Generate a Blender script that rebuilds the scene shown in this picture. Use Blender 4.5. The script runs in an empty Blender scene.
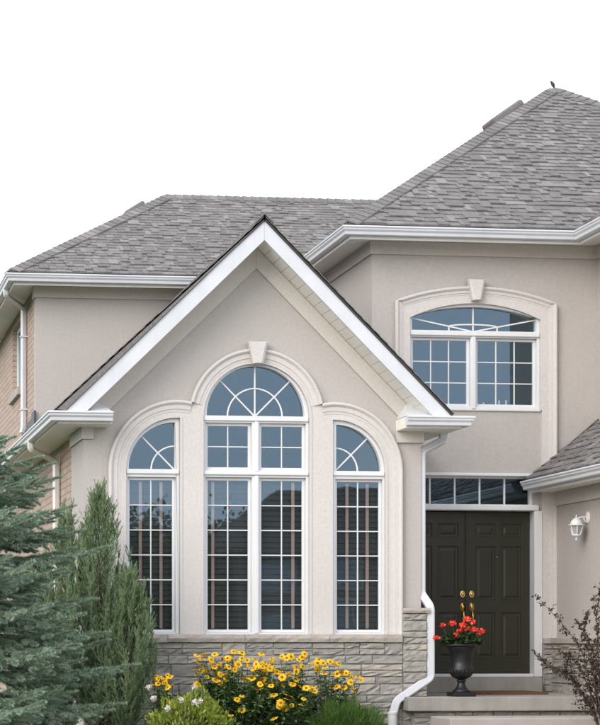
import bpy, bmesh, math, random
import numpy as np
from mathutils import Vector, Matrix
from mathutils.geometry import tessellate_polygon

random.seed(7)
rng = np.random.default_rng(11)
S = bpy.context.scene
COL = S.collection
R = math.radians

# ------------------------------------------------------------------ camera
F, XV, YH, XR = 1950.0, -190.0, 643.0, 17000.0     # focal (px of a 600 px wide picture), depth vanishing point, horizon, facade vanishing point
D0, EYE = 22.4, 1.03                               # camera to the bay front, eye height
_c = XV
for _ in range(40):
    _t = F / (XR - _c); _c = XV + F * _t
CX, PSI = _c, math.atan(_t)
SN, CS = math.sin(PSI), math.cos(PSI)
cd = bpy.data.cameras.new('camera'); cam = bpy.data.objects.new('camera', cd); COL.objects.link(cam)
cam.location = (0, -D0, EYE); cam.rotation_euler = (R(90), 0, -PSI)
cd.sensor_fit = 'HORIZONTAL'; cd.sensor_width = 36; cd.lens = F / 600 * 36
cd.shift_x = (300 - CX) / 600; cd.shift_y = (YH - 362.5) / 600
cd.clip_start = 0.1; cd.clip_end = 2000
S.camera = cam

# ------------------------------------------------------------------ sky, sun, exposure
W = bpy.data.worlds.new('World'); S.world = W; W.use_nodes = True
nt = W.node_tree; nt.nodes.clear()
sky = nt.nodes.new('ShaderNodeTexSky'); sky.sky_type = 'NISHITA'; sky.sun_disc = False
SUN_EL, SUN_AZ = 28.0, -48.0          # azimuth from the camera side (-Y), negative towards -X
sv = Vector((math.sin(R(SUN_AZ)) * math.cos(R(SUN_EL)), -math.cos(R(SUN_AZ)) * math.cos(R(SUN_EL)), math.sin(R(SUN_EL))))
sky.sun_elevation = R(SUN_EL); sky.sun_rotation = math.atan2(sv.x, sv.y)
sky.air_density = 1.0; sky.dust_density = 4.0; sky.ozone_density = 1.0
cloud = nt.nodes.new('ShaderNodeMixRGB'); cloud.blend_type = 'MIX'
noise = nt.nodes.new('ShaderNodeTexNoise'); noise.inputs['Scale'].default_value = 1.6; noise.inputs['Detail'].default_value = 5
tc = nt.nodes.new('ShaderNodeTexCoord'); nt.links.new(tc.outputs['Generated'], noise.inputs['Vector'])
cr = nt.nodes.new('ShaderNodeMapRange'); cr.inputs['From Min'].default_value = .3; cr.inputs['From Max'].default_value = .7
cr.inputs['To Min'].default_value = .72; cr.inputs['To Max'].default_value = .95
nt.links.new(noise.outputs['Fac'], cr.inputs['Value']); nt.links.new(cr.outputs['Result'], cloud.inputs['Fac'])
nt.links.new(sky.outputs['Color'], cloud.inputs['Color1']); cloud.inputs['Color2'].default_value = (9.0, 9.6, 10.8, 1)   # thin bright cloud
bg = nt.nodes.new('ShaderNodeBackground'); bg.inputs['Strength'].default_value = .115
out = nt.nodes.new('ShaderNodeOutputWorld')
nt.links.new(cloud.outputs['Color'], bg.inputs['Color']); nt.links.new(bg.outputs['Background'], out.inputs['Surface'])
sd = bpy.data.lights.new('sun', 'SUN'); sd.energy = 1.5; sd.angle = R(42); sd.color = (1, .97, .935)
so = bpy.data.objects.new('sun', sd); COL.objects.link(so); so.rotation_euler = sv.to_track_quat('Z', 'Y').to_euler(); so.location = (-20, -30, 40)
S.view_settings.view_transform = 'Standard'; S.view_settings.look = 'None'; S.view_settings.gamma = 1
S.view_settings.use_curve_mapping = False; S.view_settings.exposure = 0.66

# ------------------------------------------------------------------ picture point -> place on a known plane
def py_(x, y, Y=0.0):
    t = (x - CX) / F; Yd = Y + D0
    X = Yd * (SN + t * CS) / (CS - t * SN)
    return X, EYE + (YH - y) * (X * SN + Yd * CS) / F
def px_(x, y, X):
    t = (x - CX) / F
    Yd = X * (CS - t * SN) / (SN + t * CS)
    return Yd - D0, EYE + (YH - y) * (X * SN + Yd * CS) / F
def PX(x, Y=0.0): return py_(x, YH, Y)[0]
def PZ(x, y, Y=0.0): return py_(x, y, Y)[1]

# ------------------------------------------------------------------ materials
MATS = {}
class NB:
    def __init__(s, name):
        s.m = bpy.data.materials.new(name); s.m.use_nodes = True; s.t = s.m.node_tree; s.b = s.t.nodes['Principled BSDF']; s.o = s.t.nodes['Material Output']
        MATS[name] = s.m
    def n(s, typ, **kw):
        k = s.t.nodes.new(typ)
        for a, v in kw.items():
            if a in k.inputs: k.inputs[a].default_value = v
            else: setattr(k, a, v)
        return k
    def l(s, a, b): s.t.links.new(a, b)
    def pos(s):
        return s.n('ShaderNodeNewGeometry').outputs['Position']
    def noise(s, scale, detail=4, rough=.55, vec=None):
        k = s.n('ShaderNodeTexNoise', Scale=scale, Detail=detail, Roughness=rough); s.l(vec or s.pos(), k.inputs['Vector']); return k.outputs['Fac']
    def ramp(s, fac, stops):
        k = s.n('ShaderNodeValToRGB'); e = k.color_ramp.elements
        while len(e) < len(stops): e.new(.5)
        for q, (p, c) in zip(e, stops): q.position = p; q.color = (*c, 1)
        s.l(fac, k.inputs['Fac']); return k.outputs['Color']
    def mix(s, fac, a, b, mode='MIX'):
        k = s.n('ShaderNodeMixRGB', blend_type=mode)
        for v, i in ((fac, 'Fac'), (a, 'Color1'), (b, 'Color2')):
            if hasattr(v, 'links'): s.l(v, k.inputs[i])
            else: k.inputs[i].default_value = v if i == 'Fac' else (*v, 1)
        return k.outputs['Color']
    def math(s, op, a, b=0.0, c=0.0):
        k = s.n('ShaderNodeMath', operation=op)
        for v, i in ((a, 0), (b, 1), (c, 2)):
            if hasattr(v, 'links'): s.l(v, k.inputs[i])
            else: k.inputs[i].default_value = v
        return k.outputs[0]
    def bump(s, h, strength=.3, dist=.01):
        k = s.n('ShaderNodeBump', Strength=strength, Distance=dist); s.l(h, k.inputs['Height']); s.l(k.outputs[0], s.b.inputs['Normal'])
    def col(s, c):
        if hasattr(c, 'links'): s.l(c, s.b.inputs['Base Color'])
        else: s.b.inputs['Base Color'].default_value = (*c, 1)
        return s
    def rough(s, r, spec=.5):
        if hasattr(r, 'links'): s.l(r, s.b.inputs['Roughness'])
        else: s.b.inputs['Roughness'].default_value = r
        s.b.inputs['Specular IOR Level'].default_value = spec
        return s
    def rnd(s):     # one random value for each piece, joined or single
        a = s.n('ShaderNodeObjectInfo').outputs['Random']; b = s.n('ShaderNodeNewGeometry').outputs['Random Per Island']
        return s.math('FRACT', s.math('ADD', a, b))

def scale(c, k): return tuple(v * k for v in c)
def streaks(m):       # rain streaks: noise stretched along z
    mp = m.n('ShaderNodeMapping'); mp.inputs['Scale'].default_value = (9, 9, .55); m.l(m.pos(), mp.inputs['Vector'])
    return m.noise(1.0, 4, .6, mp.outputs['Vector'])
def stucco(name, c, bumpk=.35):
    m = NB(name)
    a = m.ramp(m.noise(1.3, 5), [(.3, scale(c, .93)), (.7, scale(c, 1.05))])
    st = m.ramp(streaks(m), [(.35, (.9, .89, .87)), (.6, (1, 1, 1))])
    a = m.mix(.22, a, st, 'MULTIPLY')
    a = m.mix(.35, a, m.ramp(m.noise(160, 2), [(.3, scale(c, .86)), (.7, scale(c, 1.1))]))
    a = m.mix(.5, a, m.ramp(m.noise(30, 4, .65), [(.3, scale(c, .85)), (.7, scale(c, 1.10))]))
    m.col(a).rough(.92, .25); m.bump(m.noise(90, 4, .7), bumpk, .006)
stucco('stucco', (.456, .418, .385))
stucco('trim_stucco', (.59, .55, .515), .12)
stucco('frieze_paint', (.54, .505, .455), .08)
def paint(name, c, rough=.4, var=.06, spec=.45):
    m = NB(name)
    a = m.ramp(m.noise(2.5, 5), [(.3, scale(c, 1 - var)), (.7, scale(c, 1 + var * .4))])
    st = m.ramp(streaks(m), [(.33, (.88, .87, .85)), (.55, (1, 1, 1))])
    m.col(m.mix(.3, a, st, 'MULTIPLY')).rough(rough, spec); m.bump(m.noise(35, 2), .05, .003)
paint('white_metal', (.61, .615, .63), .38)
paint('white_vinyl', (.69, .685, .68), .4, .03)
paint('soffit_metal', (.80, .775, .72), .5)
paint('downspout_cream', (.70, .68, .63), .45)
paint('door_paint', (.025, .0235, .012), .45, .12)
paint('urn_iron', (.011, .0115, .013), .42, .3)
paint('dark_gap', (.03, .03, .03), .9, .1, .1)
paint('room', (.035, .034, .033), .9, .2, .1)
paint('shutter_slat', (.036, .034, .033), .6, .1)
paint('tilt_rod', (.38, .27, .24), .6, .06)
paint('flashing_metal', (.045, .045, .05), .5, .2)
m = NB('brass'); m.col((.72, .50, .16)).rough(.25); m.b.inputs['Metallic'].default_value = 1
m = NB('bird_feather'); m.col(m.ramp(m.noise(60), [(.3, (.02, .02, .022)), (.7, (.06, .055, .055))])).rough(.7)
m = NB('concrete')
a = m.ramp(m.noise(3, 6), [(.25, (.25, .235, .21)), (.75, (.40, .375, .335))])
a = m.mix(.5, a, m.ramp(streaks(m), [(.35, (.72, .7, .66)), (.62, (1, 1, 1))]), 'MULTIPLY')
a = m.mix(.3, a, m.ramp(m.noise(120, 2), [(.3, (.22, .205, .19)), (.7, (.42, .40, .37))]))
m.col(a).rough(.88, .3); m.bump(m.noise(90, 4, .7), .4, .005)
m = NB('bounce_paving'); m.col(m.ramp(m.noise(2, 6), [(.3, (.50, .47, .43)), (.7, (.62, .59, .54))])).rough(.9, .2); m.bump(m.noise(60), .4, .005)  # kept pale so the paving throws light back up at the soffits
m = NB('step_concrete')
a = m.ramp(m.noise(4, 6), [(.25, (.36, .32, .29)), (.75, (.50, .45, .41))])
a = m.mix(.45, a, m.ramp(m.noise(150, 2), [(.35, (.24, .2, .18)), (.65, (.62, .56, .52))]))
m.col(a).rough(.9, .3); m.bump(m.noise(110, 4, .7), .6, .006)
m = NB('stone')
base = m.ramp(m.rnd(), [(0, (.26, .24, .208)), (.4, (.335, .31, .268)), (.66, (.39, .36, .31)), (.82, (.46, .405, .315)), (1, (.54, .46, .34))])
a = m.mix(.42, base, m.ramp(m.noise(9, 6, .65), [(.25, (.19, .18, .165)), (.5, (.35, .333, .30)), (.75, (.50, .47, .42))]))
a = m.mix(.25, a, m.ramp(m.noise(90, 3), [(.3, (.13, .12, .11)), (.7, (.5, .48, .44))]))
m.col(a).rough(.92, .25); m.bump(m.noise(38, 6, .7), .7, .012)
m = NB('sill_stone')
a = m.mix(.45, m.ramp(m.noise(5, 5), [(.3, (.34, .30, .26)), (.7, (.50, .445, .385))]), m.ramp(m.noise(70, 4), [(.3, (.25, .22, .19)), (.7, (.56, .5, .44))]))
m.col(a).rough(.9, .25); m.bump(m.noise(45, 6, .7), .8, .012)
m = NB('mortar'); m.col(m.ramp(m.noise(50), [(.3, (.27, .26, .24)), (.7, (.38, .37, .345))])).rough(.95, .2); m.bump(m.noise(120), .4, .004)
m = NB('brick')
sp = m.n('ShaderNodeSeparateXYZ'); m.l(m.pos(), sp.inputs[0]); cb = m.n('ShaderNodeCombineXYZ')
m.l(m.math('ADD', sp.outputs['X'], sp.outputs['Y']), cb.inputs['X']); m.l(sp.outputs['Z'], cb.inputs['Y'])
bt = m.n('ShaderNodeTexBrick', Scale=1.0); bt.inputs['Brick Width'].default_value = .26; bt.inputs['Row Height'].default_value = .085
bt.inputs['Mortar Size'].default_value = .009; bt.inputs['Mortar Smooth'].default_value = .3; bt.inputs['Bias'].default_value = 0
bt.inputs['Color1'].default_value = (.47, .365, .30, 1); bt.inputs['Color2'].default_value = (.38, .285, .23, 1); bt.inputs['Mortar'].default_value = (.20, .165, .14, 1)
m.l(cb.outputs[0], bt.inputs['Vector'])
a = m.mix(.3, bt.outputs['Color'], m.ramp(m.noise(14, 5), [(.3, (.34, .26, .21)), (.7, (.54, .43, .36))]))
m.col(a).rough(.92, .2); m.bump(m.math('SUBTRACT', m.math('MULTIPLY', m.noise(70), .3), bt.outputs['Fac']), .6, .006)
def shingle_mat(name, k):
    m = NB(name); w = lambda v: (v * k * 1.03, v * k * .96, v * k * .915)
    base = m.ramp(m.rnd(), [(0, w(.12)), (.22, w(.175)), (.5, w(.22)), (.75, w(.265)), (.87, w(.345)), (1, w(.43))])
    a = m.mix(.22, base, m.ramp(m.noise(3, 5), [(.3, w(.16)), (.7, w(.29))]))
    a = m.mix(.5, a, m.ramp(m.noise(75, 3, .7), [(.3, w(.09)), (.7, w(.40))]))
    m.col(a).rough(.95, .2); m.bump(m.noise(160, 2), .6, .006)
shingle_mat('shingle', .80)
m = NB('roof_deck'); m.col((.06, .057, .055)).rough(.95, .1)
m = NB('glass')
tr = m.n('ShaderNodeBsdfTransparent'); tr.inputs['Color'].default_value = (.95, .97, .96, 1)
gl = m.n('ShaderNodeBsdfGlossy'); gl.inputs['Color'].default_value = (.60, .82, 1.0, 1); gl.inputs['Roughness'].default_value = .012
mx = m.n('ShaderNodeMixShader'); lw = m.n('ShaderNodeLayerWeight', Blend=.25)
m.l(m.math('ADD', m.math('MULTIPLY', lw.outputs['Fresnel'], .3), .08), mx.inputs['Fac']); m.l(tr.outputs[0], mx.inputs[1]); m.l(gl.outputs[0], mx.inputs[2]); m.l(mx.outputs[0], m.o.inputs['Surface'])
k = m.n('ShaderNodeBump', Strength=.02, Distance=.02); m.l(m.noise(2.2, 2), k.inputs['Height']); m.l(k.outputs[0], gl.inputs['Normal'])
m = NB('lantern_glass'); m.col((.5, .5, .48)).rough(.25); m.b.inputs['Alpha'].default_value = .55
m = NB('coir'); m.col(m.ramp(m.noise(90, 3), [(.3, (.10, .05, .025)), (.7, (.22, .12, .065))])).rough(.95, .1); m.bump(m.noise(180), .8, .01)
m = NB('lawn'); m.col(m.ramp(m.noise(.6, 6), [(.3, (.035, .06, .018)), (.7, (.07, .11, .03))])).rough(.95, .1); m.bump(m.noise(60), 1, .03)
m = NB('mulch'); m.col(m.ramp(m.noise(22, 5), [(.3, (.018, .013, .01)), (.7, (.07, .05, .035))])).rough(.95, .1); m.bump(m.noise(40, 5), 1, .03)
m = NB('asphalt'); m.col(m.ramp(m.noise(9, 6), [(.3, (.045, .045, .046)), (.7, (.07, .07, .07))])).rough(.9, .2)
def leaf_mat(name, stops, rough=.55, transl=.25):
    m = NB(name)
    c = m.ramp(m.rnd(), stops)
    m.col(c).rough(rough, .3)
    tl = m.n('ShaderNodeBsdfTranslucent'); m.l(c, tl.inputs['Color']); mx = m.n('ShaderNodeMixShader'); mx.inputs['Fac'].default_value = transl
    m.l(m.b.outputs[0], mx.inputs[1]); m.l(tl.outputs[0], mx.inputs[2]); m.l(mx.outputs[0], m.o.inputs['Surface'])
leaf_mat('spruce_needle', [(0, (.13, .195, .115)), (.5, (.27, .365, .25)), (1, (.43, .52, .40))], .6, .08)
leaf_mat('juniper_leaf', [(0, (.12, .18, .075)), (.6, (.225, .305, .16)), (1, (.34, .43, .26))], .7, .3)
leaf_mat('daisy_leaf', [(0, (.06, .11, .03)), (.6, (.12, .195, .065)), (1, (.19, .28, .11))], .5, .2)
leaf_mat('lime_leaf', [(0, (.19, .25, .03)), (.6, (.32, .39, .06)), (1, (.46, .52, .11))], .5, .3)
leaf_mat('fern_leaf', [(0, (.055, .11, .02)), (.6, (.10, .19, .04)), (1, (.16, .27, .06))], .6, .25)
leaf_mat('geranium_leaf', [(0, (.02, .04, .012)), (.6, (.04, .07, .022)), (1, (.06, .10, .035))], .55, .2)
leaf_mat('purple_leaf', [(0, (.024, .015, .015)), (.6, (.052, .033, .032)), (1, (.12, .078, .07))], .45, .15)
leaf_mat('tree_leaf', [(0, (.03, .05, .015)), (.6, (.06, .09, .03)), (1, (.09, .13, .045))], .6, .2)
leaf_mat('yellow_petal', [(0, (.80, .42, .008)), (.5, (.86, .53, .012)), (1, (.90, .62, .02))], .5, .2)
leaf_mat('orange_disc', [(0, (.20, .06, .008)), (1, (.42, .16, .012))], .8, 0)
leaf_mat('red_petal', [(0, (.70, .035, .02)), (.6, (.90, .065, .035)), (1, (.95, .14, .08))], .5, .2)
leaf_mat('cream_petal', [(0, (.72, .62, .50)), (1, (.86, .83, .74))], .5, .2)
m = NB('bark'); m.col(m.ramp(m.noise(30, 5), [(.3, (.07, .05, .035)), (.7, (.17, .12, .085))])).rough(.95, .1)
m = NB('green_stem'); m.col((.06, .09, .035)).rough(.7, .2)
paint('far_brick', (.20, .16, .14), .9, .2, .1); paint('far_roof', (.06, .057, .056), .9, .2, .1); paint('far_trim', (.4, .4, .38), .6, .05)
paint('far_garage', (.2, .19, .18), .6, .05)

# ------------------------------------------------------------------ mesh helpers
def tag(o, label=None, cat=None, group=None, kind=None):
    for k, v in (('label', label), ('category', cat), ('group', group), ('kind', kind)):
        if v: o[k] = v
    return o
def wloc(o):
    v = Vector((0, 0, 0))
    while o is not None: v = v + o.location; o = o.parent
    return v
def empty(name, loc, parent=None):
    o = bpy.data.objects.new(name, None); COL.objects.link(o); o.empty_display_size = .3
    o.location = Vector(loc) - (wloc(parent) if parent else Vector()); o.parent = parent
    return o
class MB:
    def __init__(s): s.v = []; s.f = []
    def add(s, vs, fs):
        b = len(s.v); s.v += [tuple(v) for v in vs]; s.f += [tuple(i + b for i in f) for f in fs]; return s
    def box(s, x0, x1, y0, y1, z0, z1):
        return s.add([(x, y, z) for x in (x0, x1) for y in (y0, y1) for z in (z0, z1)],
                     [(0, 1, 3, 2), (4, 6, 7, 5), (0, 4, 5, 1), (2, 3, 7, 6), (0, 2, 6, 4), (1, 5, 7, 3)])
    def prism(s, outer, a0, a1, holes=(), axis='Y'):
        """outline in (u, z), pushed from a0 to a1 along Y (u = X) or X (u = Y)"""
        loops = [list(outer)] + [list(h) for h in holes]
        flat = [p for l in loops for p in l]
        tri = tessellate_polygon([[Vector((p[0], p[1], 0)) for p in l] for l in loops])
        mk = (lambda p, a: (p[0], a, p[1])) if axis == 'Y' else (lambda p, a: (a, p[0], p[1]))
        n = len(flat)
        vs = [mk(p, a0) for p in flat] + [mk(p, a1) for p in flat]
        fs = [tuple(t) for t in tri] + [tuple(i + n for i in reversed(t)) for t in tri]
        b = 0
        for l in loops:
            k = len(l)
            fs += [(b + i, b + (i + 1) % k, n + b + (i + 1) % k, n + b + i) for i in range(k)]
            b += k
        return s.add(vs, fs)
    def poly3(s, pts, off):
        """flat 3-D polygon thickened by the vector off"""
        n = len(pts); vs = [Vector(p) for p in pts]; vs += [p + Vector(off) for p in vs]
        return s.add(vs, [tuple(range(n)), tuple(reversed(range(n, 2 * n)))] + [(i, (i + 1) % n, n + (i + 1) % n, n + i) for i in range(n)])
    def sweep(s, prof, path, side=1, closed_prof=True):
        """profile (out, z) along a level path, mitred"""
        P = [Vector(p) for p in path]; n = len(P); k = len(prof); rings = []
        for i in range(n):
            ns = []
            for a, b in ((i - 1, i), (i, i + 1)):
                if 0 <= a and b < n:
                    d = (P[b] - P[a]); d.z = 0; d.normalize(); ns.append(Vector((d.y, -d.x, 0)) * side)
            m_ = ns[0] if len(ns) == 1 else (ns[0] + ns[1]) / (1 + ns[0].dot(ns[1]))
            rings.append([P[i] + m_ * o + Vector((0, 0, z)) for o, z in prof])
        fs = [(i * k + j, i * k + (j + 1) % k, (i + 1) * k + (j + 1) % k, (i + 1) * k + j) for i in range(n - 1) for j in range(k)]
        fs += [tuple(range(k)), tuple((n - 1) * k + j for j in reversed(range(k)))]
        return s.add([v for r_ in rings for v in r_], fs)
    def tube(s, path, rad, n=8, squash=None, up=(0, 0, 1)):
        """round (or, with squash=(w, d), rectangular) pipe along 3-D points"""
        P = [Vector(p) for p in path]; m_ = len(P); up = Vector(up)
        rad = rad if hasattr(rad, '__len__') else [rad] * m_
        T = []
        for i in range(m_):
            d = Vector((0, 0, 0))
            if i: d += (P[i] - P[i - 1]).normalized()
            if i < m_ - 1: d += (P[i + 1] - P[i]).normalized()
            T.append(d.normalized())
        a = up.cross(T[0])
        if a.length < .1: a = Vector((1, 0, 0)).cross(T[0])
        a.normalize(); rings = []
        for i in range(m_):
            a = (a - T[i] * a.dot(T[i])).normalized(); b = T[i].cross(a)
            if squash:
                w, d = squash; c = .25
                pr = [(w, d * (1 - c)), (w * (1 - c), d), (-w * (1 - c), d), (-w, d * (1 - c)), (-w, -d * (1 - c)), (-w * (1 - c), -d), (w * (1 - c), -d), (w, -d * (1 - c))]
                k_ = 1
                if 0 < i < m_ - 1:
                    k_ = 1 / max(.6, T[i].dot((P[i + 1] - P[i]).normalized()))
                rings.append([P[i] + a * u * rad[i] + b * v * rad[i] for u, v in pr])
            else:
                rings.append([P[i] + (a * math.cos(2 * math.pi * j / n) + b * math.sin(2 * math.pi * j / n)) * rad[i] for j in range(n)])
        n = 8 if squash else n
        fs = [(i * n + j, i * n + (j + 1) % n, (i + 1) * n + (j + 1) % n, (i + 1) * n + j) for i in range(m_ - 1) for j in range(n)]
        fs += [tuple(reversed(range(n))), tuple((m_ - 1) * n + j for j in range(n))]
        return s.add([v for r_ in rings for v in r_], fs)
    def lathe(s, prof, c, n=28):
        k = len(prof); vs = []
        for r_, z in prof:
            vs += [(c[0] + r_ * math.cos(2 * math.pi * j / n), c[1] + r_ * math.sin(2 * math.pi * j / n), c[2] + z) for j in range(n)]
        fs = [(i * n + j, i * n + (j + 1) % n, (i + 1) * n + (j + 1) % n, (i + 1) * n + j) for i in range(k - 1) for j in range(n)]
        fs += [tuple(reversed(range(n))), tuple((k - 1) * n + j for j in range(n))]
        return s.add(vs, fs)
    def ball(s, c, r, nu=10, nv=7):
        r = r if hasattr(r, '__len__') else (r, r, r)
        prof = [(math.sin(math.pi * i / nv), -math.cos(math.pi * i / nv)) for i in range(nv + 1)]
        vs = [(c[0] + r[0] * p * math.cos(2 * math.pi * j / nu), c[1] + r[1] * p * math.sin(2 * math.pi * j / nu), c[2] + r[2] * q) for p, q in prof for j in range(nu)]
        return s.add(vs, [(i * nu + j, i * nu + (j + 1) % nu, (i + 1) * nu + (j + 1) % nu, (i + 1) * nu + j) for i in range(nv) for j in range(nu)])
    def build(s, name, mat, parent=None, bevel=0, smooth=False, recalc=True, kind=None, seg=2):
        me = bpy.data.meshes.new(name)
        o_ = wloc(parent) if parent else Vector()
        me.from_pydata([(v[0] - o_.x, v[1] - o_.y, v[2] - o_.z) for v in s.v], [], s.f)
        if recalc:
            bm = bmesh.new(); bm.from_mesh(me); bmesh.ops.recalc_face_normals(bm, faces=bm.faces); bm.to_mesh(me); bm.free()
        me.materials.append(MATS[mat])
        o = bpy.data.objects.new(name, me); COL.objects.link(o); o.parent = parent
        if smooth: me.polygons.foreach_set('use_smooth', [True] * len(me.polygons))
        if bevel:
            b = o.modifiers.new('bevel', 'BEVEL'); b.width = bevel; b.segments = seg; b.limit_method = 'ANGLE'; b.angle_limit = R(35)
        if kind: o['kind'] = kind
        return o
def np_mesh(name, V, Fc, mat, parent=None, kind=None, smooth=False):
    """V (n,3), Fc (m,3 or 4)"""
    me = bpy.data.meshes.new(name); k = Fc.shape[1]
    o_ = wloc(parent) if parent else Vector()
    me.vertices.add(len(V)); me.vertices.foreach_set('co', (V - np.array(o_)).astype(np.float32).ravel())
    me.loops.add(Fc.size); me.loops.foreach_set('vertex_index', Fc.astype(np.int32).ravel())
    me.polygons.add(len(Fc)); me.polygons.foreach_set('loop_start', np.arange(0, Fc.size, k, dtype=np.int32))
    me.update(calc_edges=True)
    if smooth: me.polygons.foreach_set('use_smooth', [True] * len(me.polygons))
    me.materials.append(MATS[mat]); o = bpy.data.objects.new(name, me); COL.objects.link(o); o.parent = parent
    if kind: o['kind'] = kind
    return o
def arc(cx, cz, r, a0, a1, n):
    return [(cx + r * math.cos(R(a0 + (a1 - a0) * i / n)), cz + r * math.sin(R(a0 + (a1 - a0) * i / n))) for i in range(n + 1)]
def clip(poly, a, b, c):
    """keep a*u + b*v <= c"""
    o = []
    for i in range(len(poly)):
        p, q = poly[i], poly[(i + 1) % len(poly)]
        dp, dq = a * p[0] + b * p[1] - c, a * q[0] + b * q[1] - c
        if dp <= 0: o.append(p)
        if dp * dq < 0:
            t = dp / (dp - dq); o.append((p[0] + (q[0] - p[0]) * t, p[1] + (q[1] - p[1]) * t))
    return o
def clip_convex(poly, conv):
    ar = sum(conv[i][0] * conv[(i + 1) % len(conv)][1] - conv[(i + 1) % len(conv)][0] * conv[i][1] for i in range(len(conv)))
    for i in range(len(conv)):
        p, q = conv[i], conv[(i + 1) % len(conv)]
        a, b = (q[1] - p[1]), -(q[0] - p[0])
        if ar < 0: a, b = -a, -b
        poly = clip(poly, a, b, a * p[0] + b * p[1])
        if len(poly) < 3: return []
    return poly
def area2(p): return abs(sum(p[i][0] * p[(i + 1) % len(p)][1] - p[(i + 1) % len(p)][0] * p[i][1] for i in range(len(p)))) / 2

# ------------------------------------------------------------------ ground
def gz(y):
    if y > -3: return 0.0
    if y > -13: t = (y + 3) / -10; return -.62 * (3 * t * t - 2 * t ** 3)
    return -.62
ys = [-260, -120, -70, -45, -30, -20, -13] + [-13 + i for i in range(1, 11)] + [-1, 5, 15, 40, 120, 300]
xs = [-300, -100, -40, -15, -5, 0, 5, 10, 15, 25, 60, 150, 320]
mb = MB(); mb.add([(x, y, gz(y)) for y in ys for x in xs], [(j * len(xs) + i, j * len(xs) + i + 1, (j + 1) * len(xs) + i + 1, (j + 1) * len(xs) + i) for j in range(len(ys) - 1) for i in range(len(xs) - 1)])
tag(mb.build('ground', 'lawn', recalc=False), kind='structure')
mb = MB(); mb.add([(-1.5, -3, .004), (6.9, -3, .004), (6.9, .2, .004), (-1.5, .2, .004)], [(0, 1, 2, 3)])
tag(mb.build('flower_bed', 'mulch', recalc=False), kind='structure')
mb = MB(); mb.box(-200, 250, -40, -31, -.9, -.612)
tag(mb.build('road', 'asphalt'), kind='structure')
yy_ = [-30.8, -20, -13] + [-13 + i for i in range(1, 11)]; mb = MB(); mb.add([p for y in yy_ for p in ((2.6, y, gz(y) + .006), (19.5, y, gz(y) + .006))], [(2 * i, 2 * i + 1, 2 * i + 3, 2 * i + 2) for i in range(len(yy_) - 1)])
tag(mb.build('bounce_driveway', 'bounce_paving', recalc=False), kind='structure')  # unseen drive, widened across the front to bounce light under the eaves
yy_ = [-3.4, -2.2, -1.05]; mb = MB(); mb.add([p for y in yy_ for p in ((7.5, y, gz(y) + .010), (9.4, y, gz(y) + .010))], [(2 * i, 2 * i + 1, 2 * i + 3, 2 * i + 2) for i in range(len(yy_) - 1)])
tag(mb.build('path', 'concrete', recalc=False), kind='structure')
mb = MB(); mb.box(-200, 250, -31, -30.8, -.9, -.5); mb.box(-200, 250, -40.2, -40, -.9, -.5)
tag(mb.build('kerb', 'concrete'), kind='structure')

# ------------------------------------------------------------------ key planes of the house
YT, YL = 1.75, 5.33                      # tower wall, left block wall (bay wall is 0)
XBL, XBR = PX(86), PX(421)               # bay corners
OH = .40                                 # eave overhang
XTL = PX(372, YT); XTR = PX(597, YT)     # tower corners
XW = PX(555, YT)                         # lower wing wall (faces -X)
XLL = XBL + .03                          # left block side wall
ZSOF2 = PZ(372, 241, YT)                 # second floor soffit
ZG2 = PZ(348, 225, YT - OH - .1)         # second floor gutter top
ZSOF1 = PZ(86, 424, 0)
ZG1 = PZ(58, 410.3, -OH - .1)
ZSLAB = PZ(480, 697, -.3)
ZDOOR = PZ(500, 675.5, YT)
print('XBL', XBL, 'XBR', XBR, 'XTL', XTL, 'XTR', XTR, 'XW', XW, 'ZSOF2', ZSOF2, ZG2, 'ZSOF1', ZSOF1, ZG1, 'slab', ZSLAB, 'door', ZDOOR, 'f', CX, math.degrees(PSI))

H = empty('house', (XBL + 2, 2, 0))
tag(H, 'beige stucco two-storey house with stone base, white gutters and grey shingle roof', 'house')

# ------------------------------------------------------------------ windows
def pane(parent, outline, y, tilt):
    u0 = sum(p[0] for p in outline) / len(outline); z0 = sum(p[1] for p in outline) / len(outline)
    mb = MB(); mb.prism(outline, 0, .004)
    mb.v = [(v[0], v[1] + y + (v[0] - u0) * tilt[0] + (v[2] - z0) * tilt[1], v[2]) for v in mb.v]
    return mb.build('pane', 'glass', parent)
def rect(x0, x1, z0, z1): return [(x0, z0), (x1, z0), (x1, z1), (x0, z1)]
def sash(win, x0, x1, z0, z1, g, cols, rows, y, bars):
    """sash ring x0..z1 with glass rectangle g; panes between glazing bars"""
    gx0, gx1, gz0, gz1 = g
    mb = MB(); mb.prism(rect(x0, x1, z0, z1), y, y + .04, [rect(*g)]); mb.build('sash', 'white_vinyl', win, .004)
    t = (random.uniform(-.0022, .0022), random.uniform(-.0015, .0015)); hb = .0065
    for i in range(1, cols):
        x = gx0 + (gx1 - gx0) * i / cols; bars.box(x - hb, x + hb, y + .004, y + .026, gz0, gz1)
    for j in range(1, rows):
        z = gz0 + (gz1 - gz0) * j / rows; bars.box(gx0, gx1, y + .007, y + .023, z - hb, z + hb)
    for i in range(cols):
        for j in range(rows):
            q = rect(gx0 + (gx1 - gx0) * i / cols, gx0 + (gx1 - gx0) * (i + 1) / cols, gz0 + (gz1 - gz0) * j / rows, gz0 + (gz1 - gz0) * (j + 1) / rows)
            pane(win, q, y + .014, (t[0] + random.uniform(-.0006, .0006), t[1] + random.uniform(-.0006, .0006)))
def seg_bar(mb, p, q, w, y0, y1):
    d = Vector((q[0] - p[0], q[1] - p[1])).normalized(); n = Vector((-d.y, d.x)) * w
    mb.prism([(p[0] + n.x, p[1] + n.y), (q[0] + n.x, q[1] + n.y), (q[0] - n.x, q[1] - n.y), (p[0] - n.x, p[1] - n.y)], y0, y1)
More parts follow.
